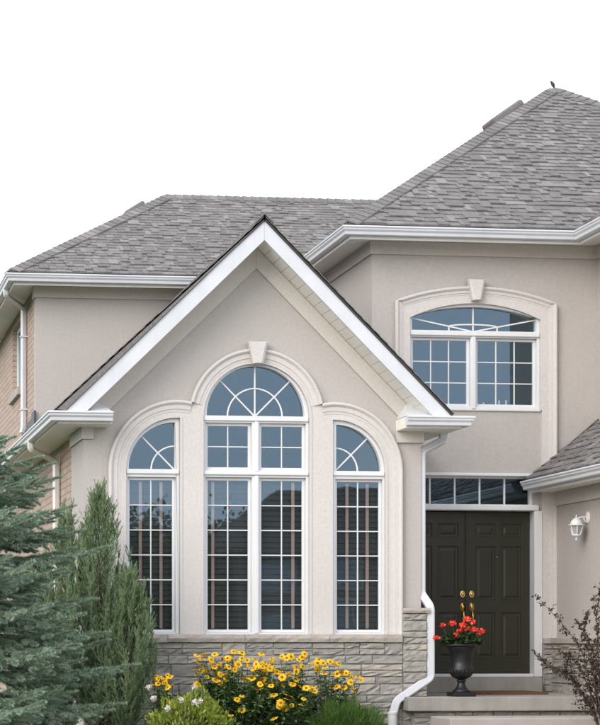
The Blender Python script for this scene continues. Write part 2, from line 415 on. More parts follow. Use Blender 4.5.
def arc_bar(mb, c, r, a0, a1, w, y0, y1, n=20):
    mb.prism(arc(c[0], c[1], r + w, a0, a1, n) + arc(c[0], c[1], r - w, a1, a0, n), y0, y1)
def shutters(parent, x0, x1, z0, z1, y, rods):
    mb = MB(); n = int((z1 - z0) / .062)
    for i in range(n):
        z = z0 + (z1 - z0) * (i + .5) / n
        mb.add([(x0, y, z - .031), (x1, y, z - .031), (x1, y + .012, z + .030), (x0, y + .012, z + .030), (x0, y + .006, z - .033), (x1, y + .006, z - .033), (x1, y + .018, z + .028), (x0, y + .018, z + .028)],
               [(0, 1, 2, 3), (7, 6, 5, 4), (0, 4, 5, 1), (3, 2, 6, 7), (0, 3, 7, 4), (1, 5, 6, 2)])
    s = mb.build('shutter', 'shutter_slat', parent)
    for x in rods:
        b = MB(); b.box(x - .018, x + .018, y - .03, y - .012, z0 + .05, z1 - .05); b.build('tilt_rod', 'tilt_rod', s)

ZSILL = PZ(256, 634.6)
def wx(x): return PX(x, .03)
def wz(x, y): return PZ(x, y, .03)
# -- centre window
C0X, C0Z = PX(256.2), PZ(256, 418); RC = PX(309) - PX(256.2)
open_c = [(C0X - RC, ZSILL), (C0X + RC, ZSILL)] + arc(C0X, C0Z, RC, 0, 180, 36)
SLX, SLZ = PX(177), PZ(177, 470); RS = PX(177) - PX(125.6)
SRX = 2 * C0X - SLX; SRZ = SLZ
inn_l, inn_r = PX(179.6), 2 * C0X - PX(179.6)
open_l = [(SLX - RS, ZSILL), (inn_l, ZSILL), (inn_l, SLZ + RS), ] + arc(SLX, SLZ, RS, 90, 180, 20)
open_r = [(2 * C0X - x, z) for x, z in reversed(open_l)]
print('scale px/m bay', 1 / (PX(257) - PX(256)), 'window RC', RC, 'RS', RS)

def arched_window(kind):
    if kind == 'c':
        w = empty('window', (C0X, 0, ZSILL), H)
        w['label'] = 'tall central arched window with fanlight over four sashes'
        gy = .075
        gc = (wx(255.5), wz(255, 416.2)); gr = RC * .925
        fan = arc(gc[0], gc[1], gr, 0, 180, 36)
        L = []
        for (a, b) in ((205.2, 251.6), (259.0, 305.6)):
            L.append((a, b, 423.2, 470.5, 2, 2)); L.append((a, b, 477.6, 632.8, 2, 6))
        holes = [fan] + [rect(wx(a), wx(b), wz(255, q), wz(255, p)) for a, b, p, q, *_ in L]
        mb = MB(); mb.prism(open_c, .012, .11, holes); mb.build('frame', 'white_vinyl', w, .006)
        bars = MB()
        for y0, y1 in ((416.6, 421.6), (472.0, 475.6)):
            b = MB(); b.box(C0X - RC + .004, C0X + RC - .004, -.012, .05, wz(255, y1), wz(255, y0)); b.build('transom_bar', 'white_vinyl', w, .012, seg=3)
        b = MB(); b.box(wx(254.0), wx(258.0), -.004, .05, ZSILL + .01, wz(255, 475.7)); b.box(wx(254.0), wx(258.0), -.004, .05, wz(255, 471.9), wz(255, 421.7)); b.build('mullion', 'white_vinyl', w, .008)
        for a, b, p, q, cl, rw in L:
            i = .0345
            x0, x1, z0, z1 = wx(a) + .001, wx(b) - .001, wz(255, q) + .001, wz(255, p) - .001
            sash(w, x0, x1, z0, z1, (x0 + i, x1 - i, z0 + i, z1 - i), cl, rw, gy - .014, bars)
        ri = gr * .56
        for a in (45, 90, 135):
            d = (math.cos(R(a)), math.sin(R(a))); seg_bar(bars, gc, (gc[0] + d[0] * gr, gc[1] + d[1] * gr), .0085, gy - .010, gy + .012)
        arc_bar(bars, gc, ri, 0, 180, .0085, gy - .013, gy + .009)
        for k in range(4):
            t = (random.uniform(-.0008, .0008), random.uniform(-.0008, .0008))
            pane(w, arc(gc[0], gc[1], gr, 45 * k, 45 * k + 45, 8) + arc(gc[0], gc[1], ri, 45 * k + 45, 45 * k, 6), gy, t)
            pane(w, [gc] + arc(gc[0], gc[1], ri, 45 * k, 45 * k + 45, 6), gy, t)
        bars.build('glazing_bars', 'white_vinyl', w, .002)
        for (a, b, p, q, cl, rw) in L:
            if rw == 6: shutters(w, wx(a) + .02, wx(b) - .02, wz(255, q), wz(255, p), .14, [wx(a + 9) if a < 230 else wx(b - 11)])
        return
    s = 1 if kind == 'l' else -1
    mir = (lambda x: x) if s == 1 else (lambda x: 2 * C0X - x)
    w = empty('window', (mir(SLX), 0, ZSILL), H)
    w['label'] = 'narrow quarter-arched window on the ' + ('left, beside the juniper' if s == 1 else 'right, beside the stone pier')
    gy = .075; dx = PX(178.3, .0) - PX(177.2, .0)
    gc = (mir(PX(175.2)), PZ(177, 469.2)); gr = RS * .90
    a0, a1 = (90, 180) if s == 1 else (0, 90)
    fan = [gc] + arc(gc[0], gc[1], gr, a0, a1, 20)
    x0, x1 = sorted((mir(PX(127.6)), mir(PX(176.0)))); z0, z1 = PZ(177, 632.6), PZ(177, 477.2)
    mb = MB(); mb.prism(open_l if s == 1 else open_r, .012, .11, [fan, rect(x0, x1, z0, z1)]); mb.build('frame', 'white_vinyl', w, .006)
    e0, e1 = sorted((mir(SLX - RS), mir(inn_l)))
    b = MB(); b.box(e0 + .004, e1 - .004, -.012, .05, PZ(177, 474.3), PZ(177, 469.6)); b.build('transom_bar', 'white_vinyl', w, .012, seg=3)
    bars = MB(); i = .033
    sash(w, x0 + .001, x1 - .001, z0 + .001, z1 - .001, (x0 + i, x1 - i, z0 + i, z1 - i), 2, 6, gy - .014, bars)
    am = (a0 + a1) / 2; ri = gr * .5
    seg_bar(bars, gc, (gc[0] + gr * math.cos(R(am)), gc[1] + gr * math.sin(R(am))), .0085, gy - .010, gy + .012)
    arc_bar(bars, gc, ri, a0, a1, .0085, gy - .013, gy + .009, 12)
    bars.build('glazing_bars', 'white_vinyl', w, .002)
    t = (random.uniform(-.0008, .0008), random.uniform(-.0008, .0008))
    for b0, b1 in ((a0, am), (am, a1)):
        pane(w, arc(gc[0], gc[1], gr, b0, b1, 10) + arc(gc[0], gc[1], ri, b1, b0, 6), gy, t)
        pane(w, [gc] + arc(gc[0], gc[1], ri, b0, b1, 6), gy, t)
    shutters(w, x0 + .02, x1 - .02, z0, z1, .14, [x0 + (x1 - x0) * .26 + .02, x0 + (x1 - x0) * .69 + .02])
for k in 'clr': arched_window(k)

# ------------------------------------------------------------------ bay front wall, trim, gable
GX = (XBL + XBR) / 2                                 # ridge line
ZAP = PZ(264.6, 219.5, -OH - .04)                    # fascia top at the peak
XE_L, XE_R = XBL - OH, XBR + OH - .03                # eave lines (fascia face)
GX = PX(264.6, -OH - .04)
slL = slR = 1.0
def zr(x): return ZAP - (abs(x - GX) if x > GX else .967 * (GX - x))                  # top of the rake boards
FW = PZ(262, 219.5, -OH - .04) - PZ(262, 240, -OH - .04)   # fascia depth measured upright
zs = lambda x: zr(x) - FW                            # rake soffit
wall_out = [(XBL, -.1), (XBR, -.1), (XBR, zs(XBR)), (GX, zs(GX)), (XBL, zs(XBL))]
mb = MB(); mb.prism(wall_out, 0, .22, [open_c, open_l, open_r]); mb.build('stucco_wall', 'stucco', H)
# light panel round the three windows
RO_S = SLX - PX(109.3); RO_C = PX(322.3) - C0X
def isect():
    best = None
    for i in range(2000):
        a = R(90 + 90 * i / 2000); x, z = C0X + RO_C * math.cos(a), C0Z + RO_C * math.sin(a)
        e = abs(math.hypot(x - SLX, z - SLZ) - RO_S)
        if z > SLZ and (best is None or e < best[0]): best = (e, math.degrees(a), x, z)
    return best
_, AC, IX, IZ = isect()
AS = math.degrees(math.atan2(IZ - SLZ, IX - SLX))
left_arc = arc(SLX, SLZ, RO_S, 180, AS, 28); cen_arc = arc(C0X, C0Z, RO_C, AC, 180 - AC, 48)
right_arc = [(2 * C0X - x, z) for x, z in reversed(left_arc)]
ZB = ZSILL - .03
trim_out = [(SLX - RO_S, ZB)] + left_arc + cen_arc[1:-1] + right_arc + [(2 * C0X - SLX + RO_S, ZB)]
mb = MB(); mb.prism(trim_out, -.028, 0.004, [open_c, open_l, open_r]); mb.build('window_surround', 'trim_stucco', H, .004)
# recessed-looking pier faces: slightly proud flat bands between the lights
def band(path, w_out, w_in, y0, prof, name):
    """moulding swept along a curve in the wall plane; prof = (inward, outwards-from-wall)"""
    n = len(path); mb = MB(); rings = []
    for i in range(n):
        p = Vector(path[i]); a = Vector(path[max(0, i - 1)]); b = Vector(path[min(n - 1, i + 1)])
        d = (b - a).normalized(); nn = Vector((d.y, -d.x))       # to the inside when the path runs clockwise
        rings.append([(p.x + nn.x * u, y0 - v, p.y + nn.y * u) for u, v in prof])
    k = len(prof)
    fs = [(i * k + j, i * k + (j + 1) % k, (i + 1) * k + (j + 1) % k, (i + 1) * k + j) for i in range(n - 1) for j in range(k)]
    fs += [tuple(range(k)), tuple((n - 1) * k + j for j in reversed(range(k)))]
    mb.add([v for r_ in rings for v in r_], fs)
    o = mb.build(name, 'trim_stucco', H, smooth=False)
    return o
def mprof(w, h):
    return [(-.014, -.02), (-.014, h * .55), (-.010, h * .85), (0, h), (.016, h), (.026, h * .82), (.030, h * .62), (.036, h * .60), (.038, h * .40), (w * .72, h * .34), (w * .76, h * .16), (w, h * .10), (w, -.02)]
pl = [(SLX - RO_S, ZSILL + .002)] + left_arc
band(pl, 0, 0, -.027, mprof(.125, .042), 'arch_moulding')
band([(2 * C0X - x, z) for x, z in reversed(pl)], 0, 0, -.027, mprof(.125, .042), 'arch_moulding')
band(arc(C0X, C0Z, RO_C, AC - .6, 180 - AC + .6, 48), 0, 0, -.027, mprof(.13, .047), 'arch_moulding')
# inner stepped reveal round each light
def ring(name, outer, w, y0, y1, mat='trim_stucco'):
    c = Vector((sum(p[0] for p in outer) / len(outer), sum(p[1] for p in outer) / len(outer)))
    n = len(outer); q = []
    for i in range(n):
        a, p, b = Vector(outer[i - 1]), Vector(outer[i]), Vector(outer[(i + 1) % n])
        d1, d2 = (p - a).normalized(), (b - p).normalized()
        n1, n2 = Vector((d1.y, -d1.x)), Vector((d2.y, -d2.x))
        mm = (n1 + n2) / max(.35, 1 + n1.dot(n2)); q.append((p.x + mm.x * w, p.y + mm.y * w))
    mb = MB(); mb.prism(q, y0, y1, [outer]); return mb.build(name, mat, H, .004)
arch_only_c = [(C0X + RC, C0Z - .02)] + arc(C0X, C0Z, RC, 0, 180, 36) + [(C0X - RC, C0Z - .02)]
def half_ring(pts, w, y0, y1):
    n = len(pts); q = []
    for i in range(n):
        a, b = Vector(pts[max(0, i - 1)]), Vector(pts[min(n - 1, i + 1)]); d = (b - a).normalized(); q.append((pts[i][0] + d.y * w, pts[i][1] - d.x * w))
    mb = MB(); mb.prism(q + list(reversed(pts)), y0, y1); mb.build('arch_reveal', 'trim_stucco', H, .003)
half_ring([(C0X + RC, ZSILL + .004)] + arc(C0X, C0Z, RC, 0, 180, 36) + [(C0X - RC, ZSILL + .004)], .028, -.036, -.0275)
hl = [(inn_l, ZSILL + .004), (inn_l, SLZ + RS)] + arc(SLX, SLZ, RS, 90, 180, 20) + [(SLX - RS, ZSILL + .004)]
half_ring(hl, .028, -.0355, -.0275)
half_ring([(2 * C0X - x, z) for x, z in reversed(hl)], .028, -.0355, -.0275)
# keystone
def keystone(cx, zt, zb, wt, wb, y, d):
    mb = MB(); zt_, zb_ = zt, zb
    o = [(cx - wt, zt), (cx + wt, zt), (cx + wb, zb), (cx - wb, zb)]; k = .72
    i = [(cx - wt * k, zt - .012), (cx + wt * k, zt - .012), (cx + wb * .55, zb + .006), (cx - wb * .55, zb + .006)]
    vs = [(x, y, z) for x, z in o] + [(x, y - d * .8, z) for x, z in o] + [(x, y - d, z) for x, z in i]
    fs = [(3, 2, 1, 0)] + [(a, (a + 1) % 4, 4 + (a + 1) % 4, 4 + a) for a in range(4)] + [(4 + a, 4 + (a + 1) % 4, 8 + (a + 1) % 4, 8 + a) for a in range(4)] + [(8, 9, 10, 11)]
    mb.add(vs, fs); mb.build('keystone', 'trim_stucco', H, .003)
keystone(PX(258.6, -.12), PZ(258, 341.3, -.12), PZ(258, 363.5, -.12), .118, .062, -.02, .11)
# side return of the bay and brick side wall
mb = MB(); mb.box(XBL - .03, XBL + .19, -.002, 1.05, -.1, ZSOF1); mb.build('stucco_return', 'stucco', H)
mb = MB(); mb.box(XBL, XBL + .2, 1.06, 16, -.1, ZSOF1 + .02); mb.build('brick_wall', 'brick', H)
mb = MB(); mb.box(XBR - .2, XBR - .001, .221, YT + .1, -.1, ZSOF1 + .3); mb.build('stucco_wall', 'stucco', H)
# room behind the bay windows
mb = MB(); mb.box(XBL + .3, XBR - .3, 2.6, 2.7, 0, 3.5); mb.box(XBL + .3, XBR - .3, .26, 2.6, .3, .35); mb.build('room_wall', 'room', H)

# raking frieze, rake fascia, soffits
FRZ = PZ(257, 240, 0) - PZ(257, 261, 0)
def rake(xa, xb, f_top, f_bot, y0, y1, name, mat, bev=0, zmin=None):
    q = [(xa, f_top(xa)), (xb, f_top(xb)), (xb, f_bot(xb)), (xa, f_bot(xa))]
    if zmin is not None: q = clip(q, 0, -1, -zmin)
    mb = MB(); mb.prism(q, y0, y1); return mb.build(name, mat, H, bev)
zf_t = lambda x: zs(x) - .002
zf_b = lambda x: zs(x) - FRZ
rake(XBL + .02, GX - .0005, zf_t, zf_b, -.03, -.001, 'raking_frieze', 'frieze_paint', .003)
rake(GX + .0005, XBR - .02, zf_t, zf_b, -.03, -.001, 'raking_frieze', 'frieze_paint', .003)
xfl = XE_L + .12; xfr = XE_R - .10
rake(XE_L + .02, GX - .0005, zr, zs, -OH - .04, -OH - .005, 'rake_fascia', 'white_metal', .003, ZG1 + .002)
rake(GX + .0005, XE_R - .02, zr, zs, -OH - .04, -OH - .005, 'rake_fascia', 'white_metal', .003, ZG1 + .002)
so_ = empty('rake_soffit', (GX, -.2, ZAP - 1), H)
for sgn in (-1, 1):
    x = 0.0; xe = (GX - XBL) if sgn < 0 else (XBR - GX)
    while x < xe - .03:
        w = min(.098, xe - x)
        a, b = GX + sgn * (x + .003), GX + sgn * (x + w - .003)
        mb = MB(); mb.prism([(a, zs(a) + .004), (b, zs(b) + .004), (b, zs(b) + .016), (a, zs(a) + .016)], -OH - .004, -.001)
        mb.build('soffit_panel', 'soffit_metal', so_); x += .098
    mb = MB(); a, b = GX + sgn * .001, GX + sgn * xe
    mb.prism([(a, zs(a) + .03), (b, zs(b) + .03), (b, zs(b) + .05), (a, zs(a) + .05)], -OH - .004, -.002); mb.build('soffit_backing', 'dark_gap', so_)
# bay eave: cornice returns, fascia, gutters
GP = [(0, 0), (.118, 0), (.124, -.006), (.124, -.022), (.112, -.030), (.108, -.050), (.088, -.072), (.082, -.105), (.074, -.112), (0, -.112)]
def gutter(path, side, z):
    mb = MB(); mb.sweep(GP, [(x, y, z) for x, y in path], side); return mb.build('gutter', 'white_metal', H, .003)
yf = -OH + .02
xrl = PX(113.6, -OH - .1); xrr = PX(408.5, -OH - .1)
gutter([(xrl, yf), (XE_L + .02, yf), (XE_L + .02, 16)], -1, ZG1)
gutter([(xrr, yf), (XE_R - .0, yf), (XE_R - .0, YT - .003)], 1, ZG1)
zfa = ZG1 - .135                 # fascia bottom
ZS1 = zfa + .01
def ret(xa, xb):                 # boxed return under the gutter, with a small sloping cap above
    mb = MB(); mb.box(xa, xb, yf + .002, -.002, zfa, ZG1 - .004); mb.build('cornice_return', 'soffit_metal', H, .004)
    mb = MB(); c = (xa + xb) / 2
    if xa < GX: xa = max(xa, GX - (ZAP - FW - ZG1) - .12)
    else: xb = min(xb, GX + (ZAP - FW - ZG1) + .12)
    mb.add([(xa - .0, yf - .06, ZG1 + .001), (xb + .0, yf - .06, ZG1 + .001), (xb, -.004, ZG1 + .001), (xa, -.004, ZG1 + .001), (xa + .12, -.004, ZG1 + .19), (xb - .12, -.004, ZG1 + .19)] if xb - xa > .3 else [(xa, yf - .06, ZG1 + .001), (xb, yf - .06, ZG1 + .001), (xb, -.004, ZG1 + .001), (xa, -.004, ZG1 + .001), (xa + .05, -.004, ZG1 + .15), (xb - .05, -.004, ZG1 + .15)],
           [(0, 1, 5, 4), (0, 4, 3), (1, 2, 5), (2, 3, 4, 5), (3, 2, 1, 0)]); mb.build('return_cap', 'white_metal', H)
ret(XE_L + .022, xrl - .001); ret(xrr + .001, XE_R - .003)
mb = MB(); mb.box(XE_L + .018, XE_L + .045, -.006, 16, zfa, ZG1 - .002); mb.build('fascia', 'soffit_metal', H)
mb = MB(); mb.box(XE_L + .046, XBL - .031, .0, 1.05, ZS1, ZS1 + .02); mb.box(XE_L + .046, XBL - .001, 1.051, 16, ZS1, ZS1 + .02); mb.build('soffit', 'soffit_metal', H)
mb = MB(); mb.box(XBR + .001, XE_R - .01, -.001, YT - .002, ZS1, ZS1 + .02); mb.build('soffit', 'soffit_metal', H)
# frieze block below the returns
zfz = ZS1 - .145
mb = MB(); mb.prism([(XBL - .055, ZS1 - .004), (xrl - .16, ZS1 - .004), (xrl - .16, zfz), (XBL - .055, zfz)], -.036, 1.045); mb.build('frieze', 'frieze_paint', H, .004)
mb = MB(); mb.box(xrr - .0, XBR + .03, -.036, .8, zfz, ZS1 - .004); mb.build('frieze', 'frieze_paint', H, .004)

# ------------------------------------------------------------------ shingles
SH_SINGLE = 300
sh_var = {}
def shingle_mesh(w):
    """one tab: x across, y up the slope, z off the deck"""
    if w in sh_var: return sh_var[w]
    h, t = .215, .021
    me = bpy.data.meshes.new('shingle')
    vs = [(0, 0, 0), (w, 0, 0), (w, h, 0), (0, h, 0), (0, .0, t), (w, .0, t), (w, h, .002), (0, h, .002)]
    me.from_pydata(vs, [], [(3, 2, 1, 0), (4, 5, 6, 7), (0, 1, 5, 4), (1, 2, 6, 5), (2, 3, 7, 6), (3, 0, 4, 7)])
    me.materials.append(MATS['shingle']); sh_var[w] = me
    return me
def roof_plane(poly, eave_dir, parent, singles=0, n_hint=None, expo=.142, stuff_name='shingle_field', thick=.021, lifts=(0, .0, .004, .013)):
    """poly: 3-D points, first two along the eave"""
    O = Vector(poly[0]); u = Vector(eave_dir).normalized()
    n = (Vector(poly[1]) - O).cross(Vector(poly[-1]) - O).normalized()
    if n.z < 0: n = -n
    v = n.cross(u).normalized()
    if v.z < 0: u = -u; v = n.cross(u)
    P = [((Vector(p) - O).dot(u), (Vector(p) - O).dot(v)) for p in poly]
    mb = MB(); mb.poly3(poly, -n * .02); mb.build('roof_deck', 'roof_deck', parent)
    umin, umax = min(p[0] for p in P), max(p[0] for p in P); vmin, vmax = min(p[1] for p in P), max(p[1] for p in P)
    Vs, Fs = [], []; cnt = 0; base = 0
    M = Matrix((u, v, n)).transposed()
    widths = (.06, .085, .11, .14, .175)
    row = 0; y = vmin - .012
    pl = wloc(parent)
    while y < vmax:
        x = umin - random.uniform(0, .3)
        lap = row
        while x < umax:
            w = random.choices(widths, (2, 3, 3, 2, 2))[0]
            h = .215
            dz = random.choice(lifts)
            dy = random.uniform(-.004, .004)
            q = [(x + .0015, y + dy), (x + w - .0015, y + dy), (x + w - .0015, y + h), (x + .0015, y + h)]
            c = clip_convex(q, P)
            full = len(c) == 4 and abs(area2(c) - area2(q)) < 1e-6
            if full and cnt < singles:
                o = bpy.data.objects.new('shingle', shingle_mesh(w)); COL.objects.link(o); o.parent = parent
                mm = M.to_4x4(); mm.translation = O + u * (x + .001) + v * (y + dy) + n * (.004 + dz + .0115) - pl
                rot = Matrix.Rotation(0.0, 4, 'X'); o.matrix_local = mm
                # lie on the row below: lift the butt edge
                cnt += 1
            elif c:
                k = len(c)
                for (a, b) in c:
                    Vs.append(O + u * a + v * b + n * (.004 + .0115))
                for (a, b) in c:
                    tt = thick * (1 - (b - y) / h) + .002
                    Vs.append(O + u * a + v * b + n * (.004 + dz + .0115 + tt))
                Fs.append(tuple(range(base + k, base + 2 * k))); Fs += [(base + i, base + (i + 1) % k, base + k + (i + 1) % k, base + k + i) for i in range(k)]
                base += 2 * k
            x += w
        y += expo; row += 1
    if Fs:
        mb = MB(); mb.v = [tuple(p) for p in Vs]; mb.f = Fs; mb.build(stuff_name, 'shingle', parent, recalc=False, kind='stuff')
    return cnt
def hip_caps(a, b, n1, n2, parent, w=.15, expo=.135):
    """folded cap pieces along the line a (low) to b (high); n1, n2 = unit vectors down either side, across the line"""
    a, b = Vector(a), Vector(b); d = (b - a); L = d.length; d.normalize(); n1, n2 = Vector(n1), Vector(n2)
    up = (Vector((0, 0, 1)) - d * d.z).normalized(); pl = wloc(parent)
    me = None; k = int(L / expo)
    def ringv(t, lift): return [n1 * w + up * (lift - .018), n1 * w + up * lift, up * (lift + .006), n2 * w + up * lift, n2 * w + up * (lift - .018), up * (lift - .018)]
    vs = ringv(0, .055) + [p + d * (expo * 1.45) for p in ringv(1, .036)]
    fs = [(i, (i + 1) % 6, 6 + (i + 1) % 6, 6 + i) for i in range(6)] + [(0, 5, 2, 1), (5, 4, 3, 2), (6, 7, 8, 11), (11, 8, 9, 10)]
    me = bpy.data.meshes.new('ridge_cap'); me.from_pydata([tuple(v) for v in vs], [], fs); me.materials.append(MATS['shingle'])
    bm = bmesh.new(); bm.from_mesh(me); bmesh.ops.recalc_face_normals(bm, faces=bm.faces); bm.to_mesh(me); bm.free()
    for i in range(k):
        o = bpy.data.objects.new('ridge_cap', me); COL.objects.link(o); o.parent = parent; o.location = a + d * (i * expo) - pl
def downhill(line_d, pn):
    """vector lying in a roof plane (normal pn), across the line, pointing down"""
    v = Vector(line_d).cross(Vector(pn)).normalized()
    return v if v.z < 0 else -v

# ------------------------------------------------------------------ bay roof
rb = empty('roof', (GX, 2, ZAP), H); rb['label'] = 'steep gable roof over the arched windows'
yfr = -OH - .055
LIFT = .012
zE = lambda x: zr(x) + LIFT
SLL = (ZAP - ZG1) / (GX - XE_L - .0)
zL = lambda x: ZAP + LIFT - SLL * (GX - x)
xel = XE_L; xer = min(XE_R + .03, GX + (ZAP - ZG1) + .0)
mb = MB(); mb.box(XE_L + .02, xel + .05, yfr + .07, YL + 7, ZG1 - .02, ZG1 + .006); mb.box(xer - .05, XE_R, yfr + .07, YT - .01, ZG1 - .02, ZG1 + .006); mb.build('drip_edge', 'white_metal', rb)
roof_plane([(xel, yfr, zL(xel)), (xel, YL - .01, zL(xel)), (GX, YL - .01, zE(GX)), (GX, yfr, zE(GX))], (0, 1, 0), rb, thick=.008, lifts=(0, .002))
mb = MB(); mb.prism([(GX, zL(GX) - .004), (xel + .01, zL(xel + .01) - .004), (GX - (ZAP - ZG1) / .967, ZG1 + .006)], yfr - .006, -OH - .041); mb.build('rake_shingle_edge', 'shingle', rb)
roof_plane([(xel, YL - .01, zL(xel)), (xel, YL + 7, zL(xel)), (XLL - .02, YL + 7, zL(XLL - .02)), (XLL - .02, YL - .01, zL(XLL - .02))], (0, 1, 0), rb)
roof_plane([(xer, yfr, zE(xer)), (xer, YT - .01, zE(xer)), (GX, YT - .01, zE(GX)), (GX, yfr, zE(GX))], (0, 1, 0), rb, thick=.008, lifts=(0, .002))
roof_plane([(XTL - .01, YT - .01, zE(XTL - .01)), (XTL - .01, YL - .01, zE(XTL - .01)), (GX, YL - .01, zE(GX)), (GX, YT - .01, zE(GX))], (0, 1, 0), rb)
s2 = math.sqrt(.5)
hip_caps((GX, yfr, zE(GX) + .012), (GX, YL - .02, zE(GX) + .012), (-s2, 0, -s2), (s2, 0, -s2), rb)

mb = MB(); zq = zL(XLL); mb.prism([(YL - .06, zq - .05), (YL + 1.6, zq - .05), (YL + 1.6, zq + .12), (YL + .8, zq + .12), (YL + .8, zq + .2), (YL + .3, zq + .2), (YL + .3, zq + .28), (YL - .06, zq + .28)], XLL - .03, XLL - .008, axis='X'); mb.build('step_flashing', 'flashing_metal', rb)

# ------------------------------------------------------------------ tower: upper window, door, wall
def tx(x): return PX(x, YT)
def tz(x, y): return PZ(x, y, YT)
UX = (tx(409.3) + tx(539.8)) / 2; UW = (tx(539.8) - tx(409.3)) / 2
UZ0 = tz(474, 409.6); UZS = tz(474, 319.0); UZT = tz(474, 303.8)
def seg_arc(hw, zs_, zt_, n=28):
    h = zt_ - zs_; r_ = (hw * hw + h * h) / (2 * h); a = math.degrees(math.asin(hw / r_)); return arc(UX, zt_ - r_, r_, 90 - a, 90 + a, n)
open_u = [(UX - UW, UZ0), (UX + UW, UZ0)] + seg_arc(UW, UZS, UZT)
DX = tx(469.8); DW = tx(534.6) - DX          # door centre, half width of the opening
ZTR1 = tz(480, 475.5)
yw = YT
door_notch = [(DX + DW, -.1), (DX + DW, ZTR1), (DX - DW, ZTR1), (DX - DW, -.1)]
outl = [(XTL, -.1)] + [door_notch[3], door_notch[2], door_notch[1], door_notch[0]] + [(XTR + .3, -.1), (XTR + .3, ZSOF2), (XTL, ZSOF2)]
mb = MB(); mb.prism(outl, yw, yw + .22, [open_u]); mb.build('stucco_wall', 'stucco', H)
mb = MB(); mb.box(XTL, XTL + .2, YT + .221, YL + 6, 0, ZSOF2); mb.build('stucco_wall', 'stucco', H)
mb = MB(); mb.box(XTL + .3, XTR, YT + 2.2, YT + 2.3, 3.0, 6.0); mb.box(XTL + .3, XTR, YT + .3, YT + 2.2, 3.0, 3.05); mb.build('room_wall', 'room', H)
mb = MB(); mb.box(XTL + .1, XTR, YT + 1.2, YT + 1.3, .3, 3.0); mb.build('room_wall', 'room', H)
# surround with pilasters
SX0, SX1 = tx(395.3), tx(554.7); SW = (SX1 - SX0) / 2; SCX = (SX0 + SX1) / 2
USX = UX; UX = SCX
sur_top = seg_arc(SW, tz(474, 303.0), tz(474, 288.0)); UX = USX
ZCAP = PZ(548, 638.5, YT)
pil_in0, pil_in1 = tx(408.3), tx(541.2)
surround = [(SX0, ZSLAB), (pil_in0, ZSLAB), (pil_in0, UZ0 - .0)] + [(UX - UW, UZ0)] + [p for p in reversed(seg_arc(UW, UZS, UZT))] + [(UX + UW, UZ0), (pil_in1, UZ0 - .0), (pil_in1, ZCAP), (SX1, ZCAP)] + sur_top
mb = MB(); mb.prism(surround, yw - .035, yw + .003); mb.build('window_surround', 'trim_stucco', H, .004)
up_path = [(SX0, ZSLAB + .05)] + list(reversed(sur_top)) + [(SX1, ZCAP + .004)]
band(up_path, 0, 0, yw - .034, mprof(.10, .04), 'arch_moulding')
keystone(PX(476.8, YT - .1), PZ(476, 279.3, YT - .1), PZ(476, 300.5, YT - .1), .112, .058, yw - .03, .11)
# upper window
w = empty('window', (UX, YT, UZ0), H); w['label'] = 'wide upper window with shallow arched top above the door'
gy = yw + .075; ux = lambda x: PX(x, YT + .03); uz = lambda y: PZ(474, y, YT + .03)
GW = UW * .955
UXs = UX
ga = seg_arc(GW, uz(317.5), uz(307.2)); gtop = [(UX - GW, uz(331.2)), (UX + GW, uz(331.2))] + ga
Lu = [(410.8, 470.2), (475.6, 536.4)]
holes = [gtop] + [rect(ux(a), ux(b), uz(406.8), uz(337.8)) for a, b in Lu]
mb = MB(); mb.prism(open_u, yw + .012, yw + .11, holes); mb.build('frame', 'white_vinyl', w, .006)
b = MB(); b.box(UX - UW + .004, UX + UW - .004, yw - .015, yw + .05, uz(336.6), uz(331.3)); b.build('transom_bar', 'white_vinyl', w, .012, seg=3)
b = MB(); b.box(ux(471.0), ux(475.0), yw - .004, yw + .05, UZ0 + .01, uz(336.7)); b.build('mullion', 'white_vinyl', w, .008)
bars = MB()
for a, b in Lu:
    x0, x1, z0, z1 = ux(a) + .001, ux(b) - .001, uz(406.8) + .001, uz(337.8) - .001
    sash(w, x0, x1, z0, z1, (x0 + .036, x1 - .036, z0 + .036, z1 - .036), 3, 3, gy - .014, bars)
gcx, gcz = UX, uz(331.2)
seg_bar(bars, (gcx, gcz), (gcx, uz(307.2)), .0085, gy - .010, gy + .012)
dl = (GW, uz(318.5) - gcz)
for s in (-1, 1):
    seg_bar(bars, (gcx, gcz), (gcx + s * dl[0], gcz + dl[1]), .0085, gy - .0095, gy + .0125)
    seg_bar(bars, (gcx + s * .32, gcz), (gcx + s * .32, gcz + .065), .0085, gy - .0092, gy + .0122)
aa = [(gcx + .32 * math.cos(R(t)), gcz + .062 + .028 * math.sin(R(t))) for t in range(0, 181, 9)]
bars.prism([(x, z + .0085) for x, z in aa] + [(x, z - .0085) for x, z in reversed(aa)], gy - .013, gy + .009)
bars.build('glazing_bars', 'white_vinyl', w, .002)
for s in (-1, 1):
    half = clip(gtop, s, 0, s * gcx) if s < 0 else clip(gtop, 1, 0, gcx)
    half = clip(gtop, -s, 0, -s * gcx)
    nx, nz = -dl[1], s * dl[0]
    if s < 0: nx, nz = dl[1], -s * dl[0]
    else: nx, nz = -dl[1], dl[0]
    c_ = nx * gcx + nz * gcz
    for q in (clip(half, nx, nz, c_), clip(half, -nx, -nz, -c_)):
        if len(q) > 2: pane(w, q, gy, (random.uniform(-.0006, .0006), random.uniform(-.0006, .0006)))
b = MB(); b.box(UX - UW - .01, UX + UW + .01, yw - .02, yw + .02, UZ0 - .018, UZ0 - .001); b.build('sill', 'trim_stucco', w, .004)
b = MB(); b.box(UX - UW, UX + UW, yw + .112, yw + .30, UZ0 + .02, UZ0 + .05); b.build('inner_sill', 'white_vinyl', w)
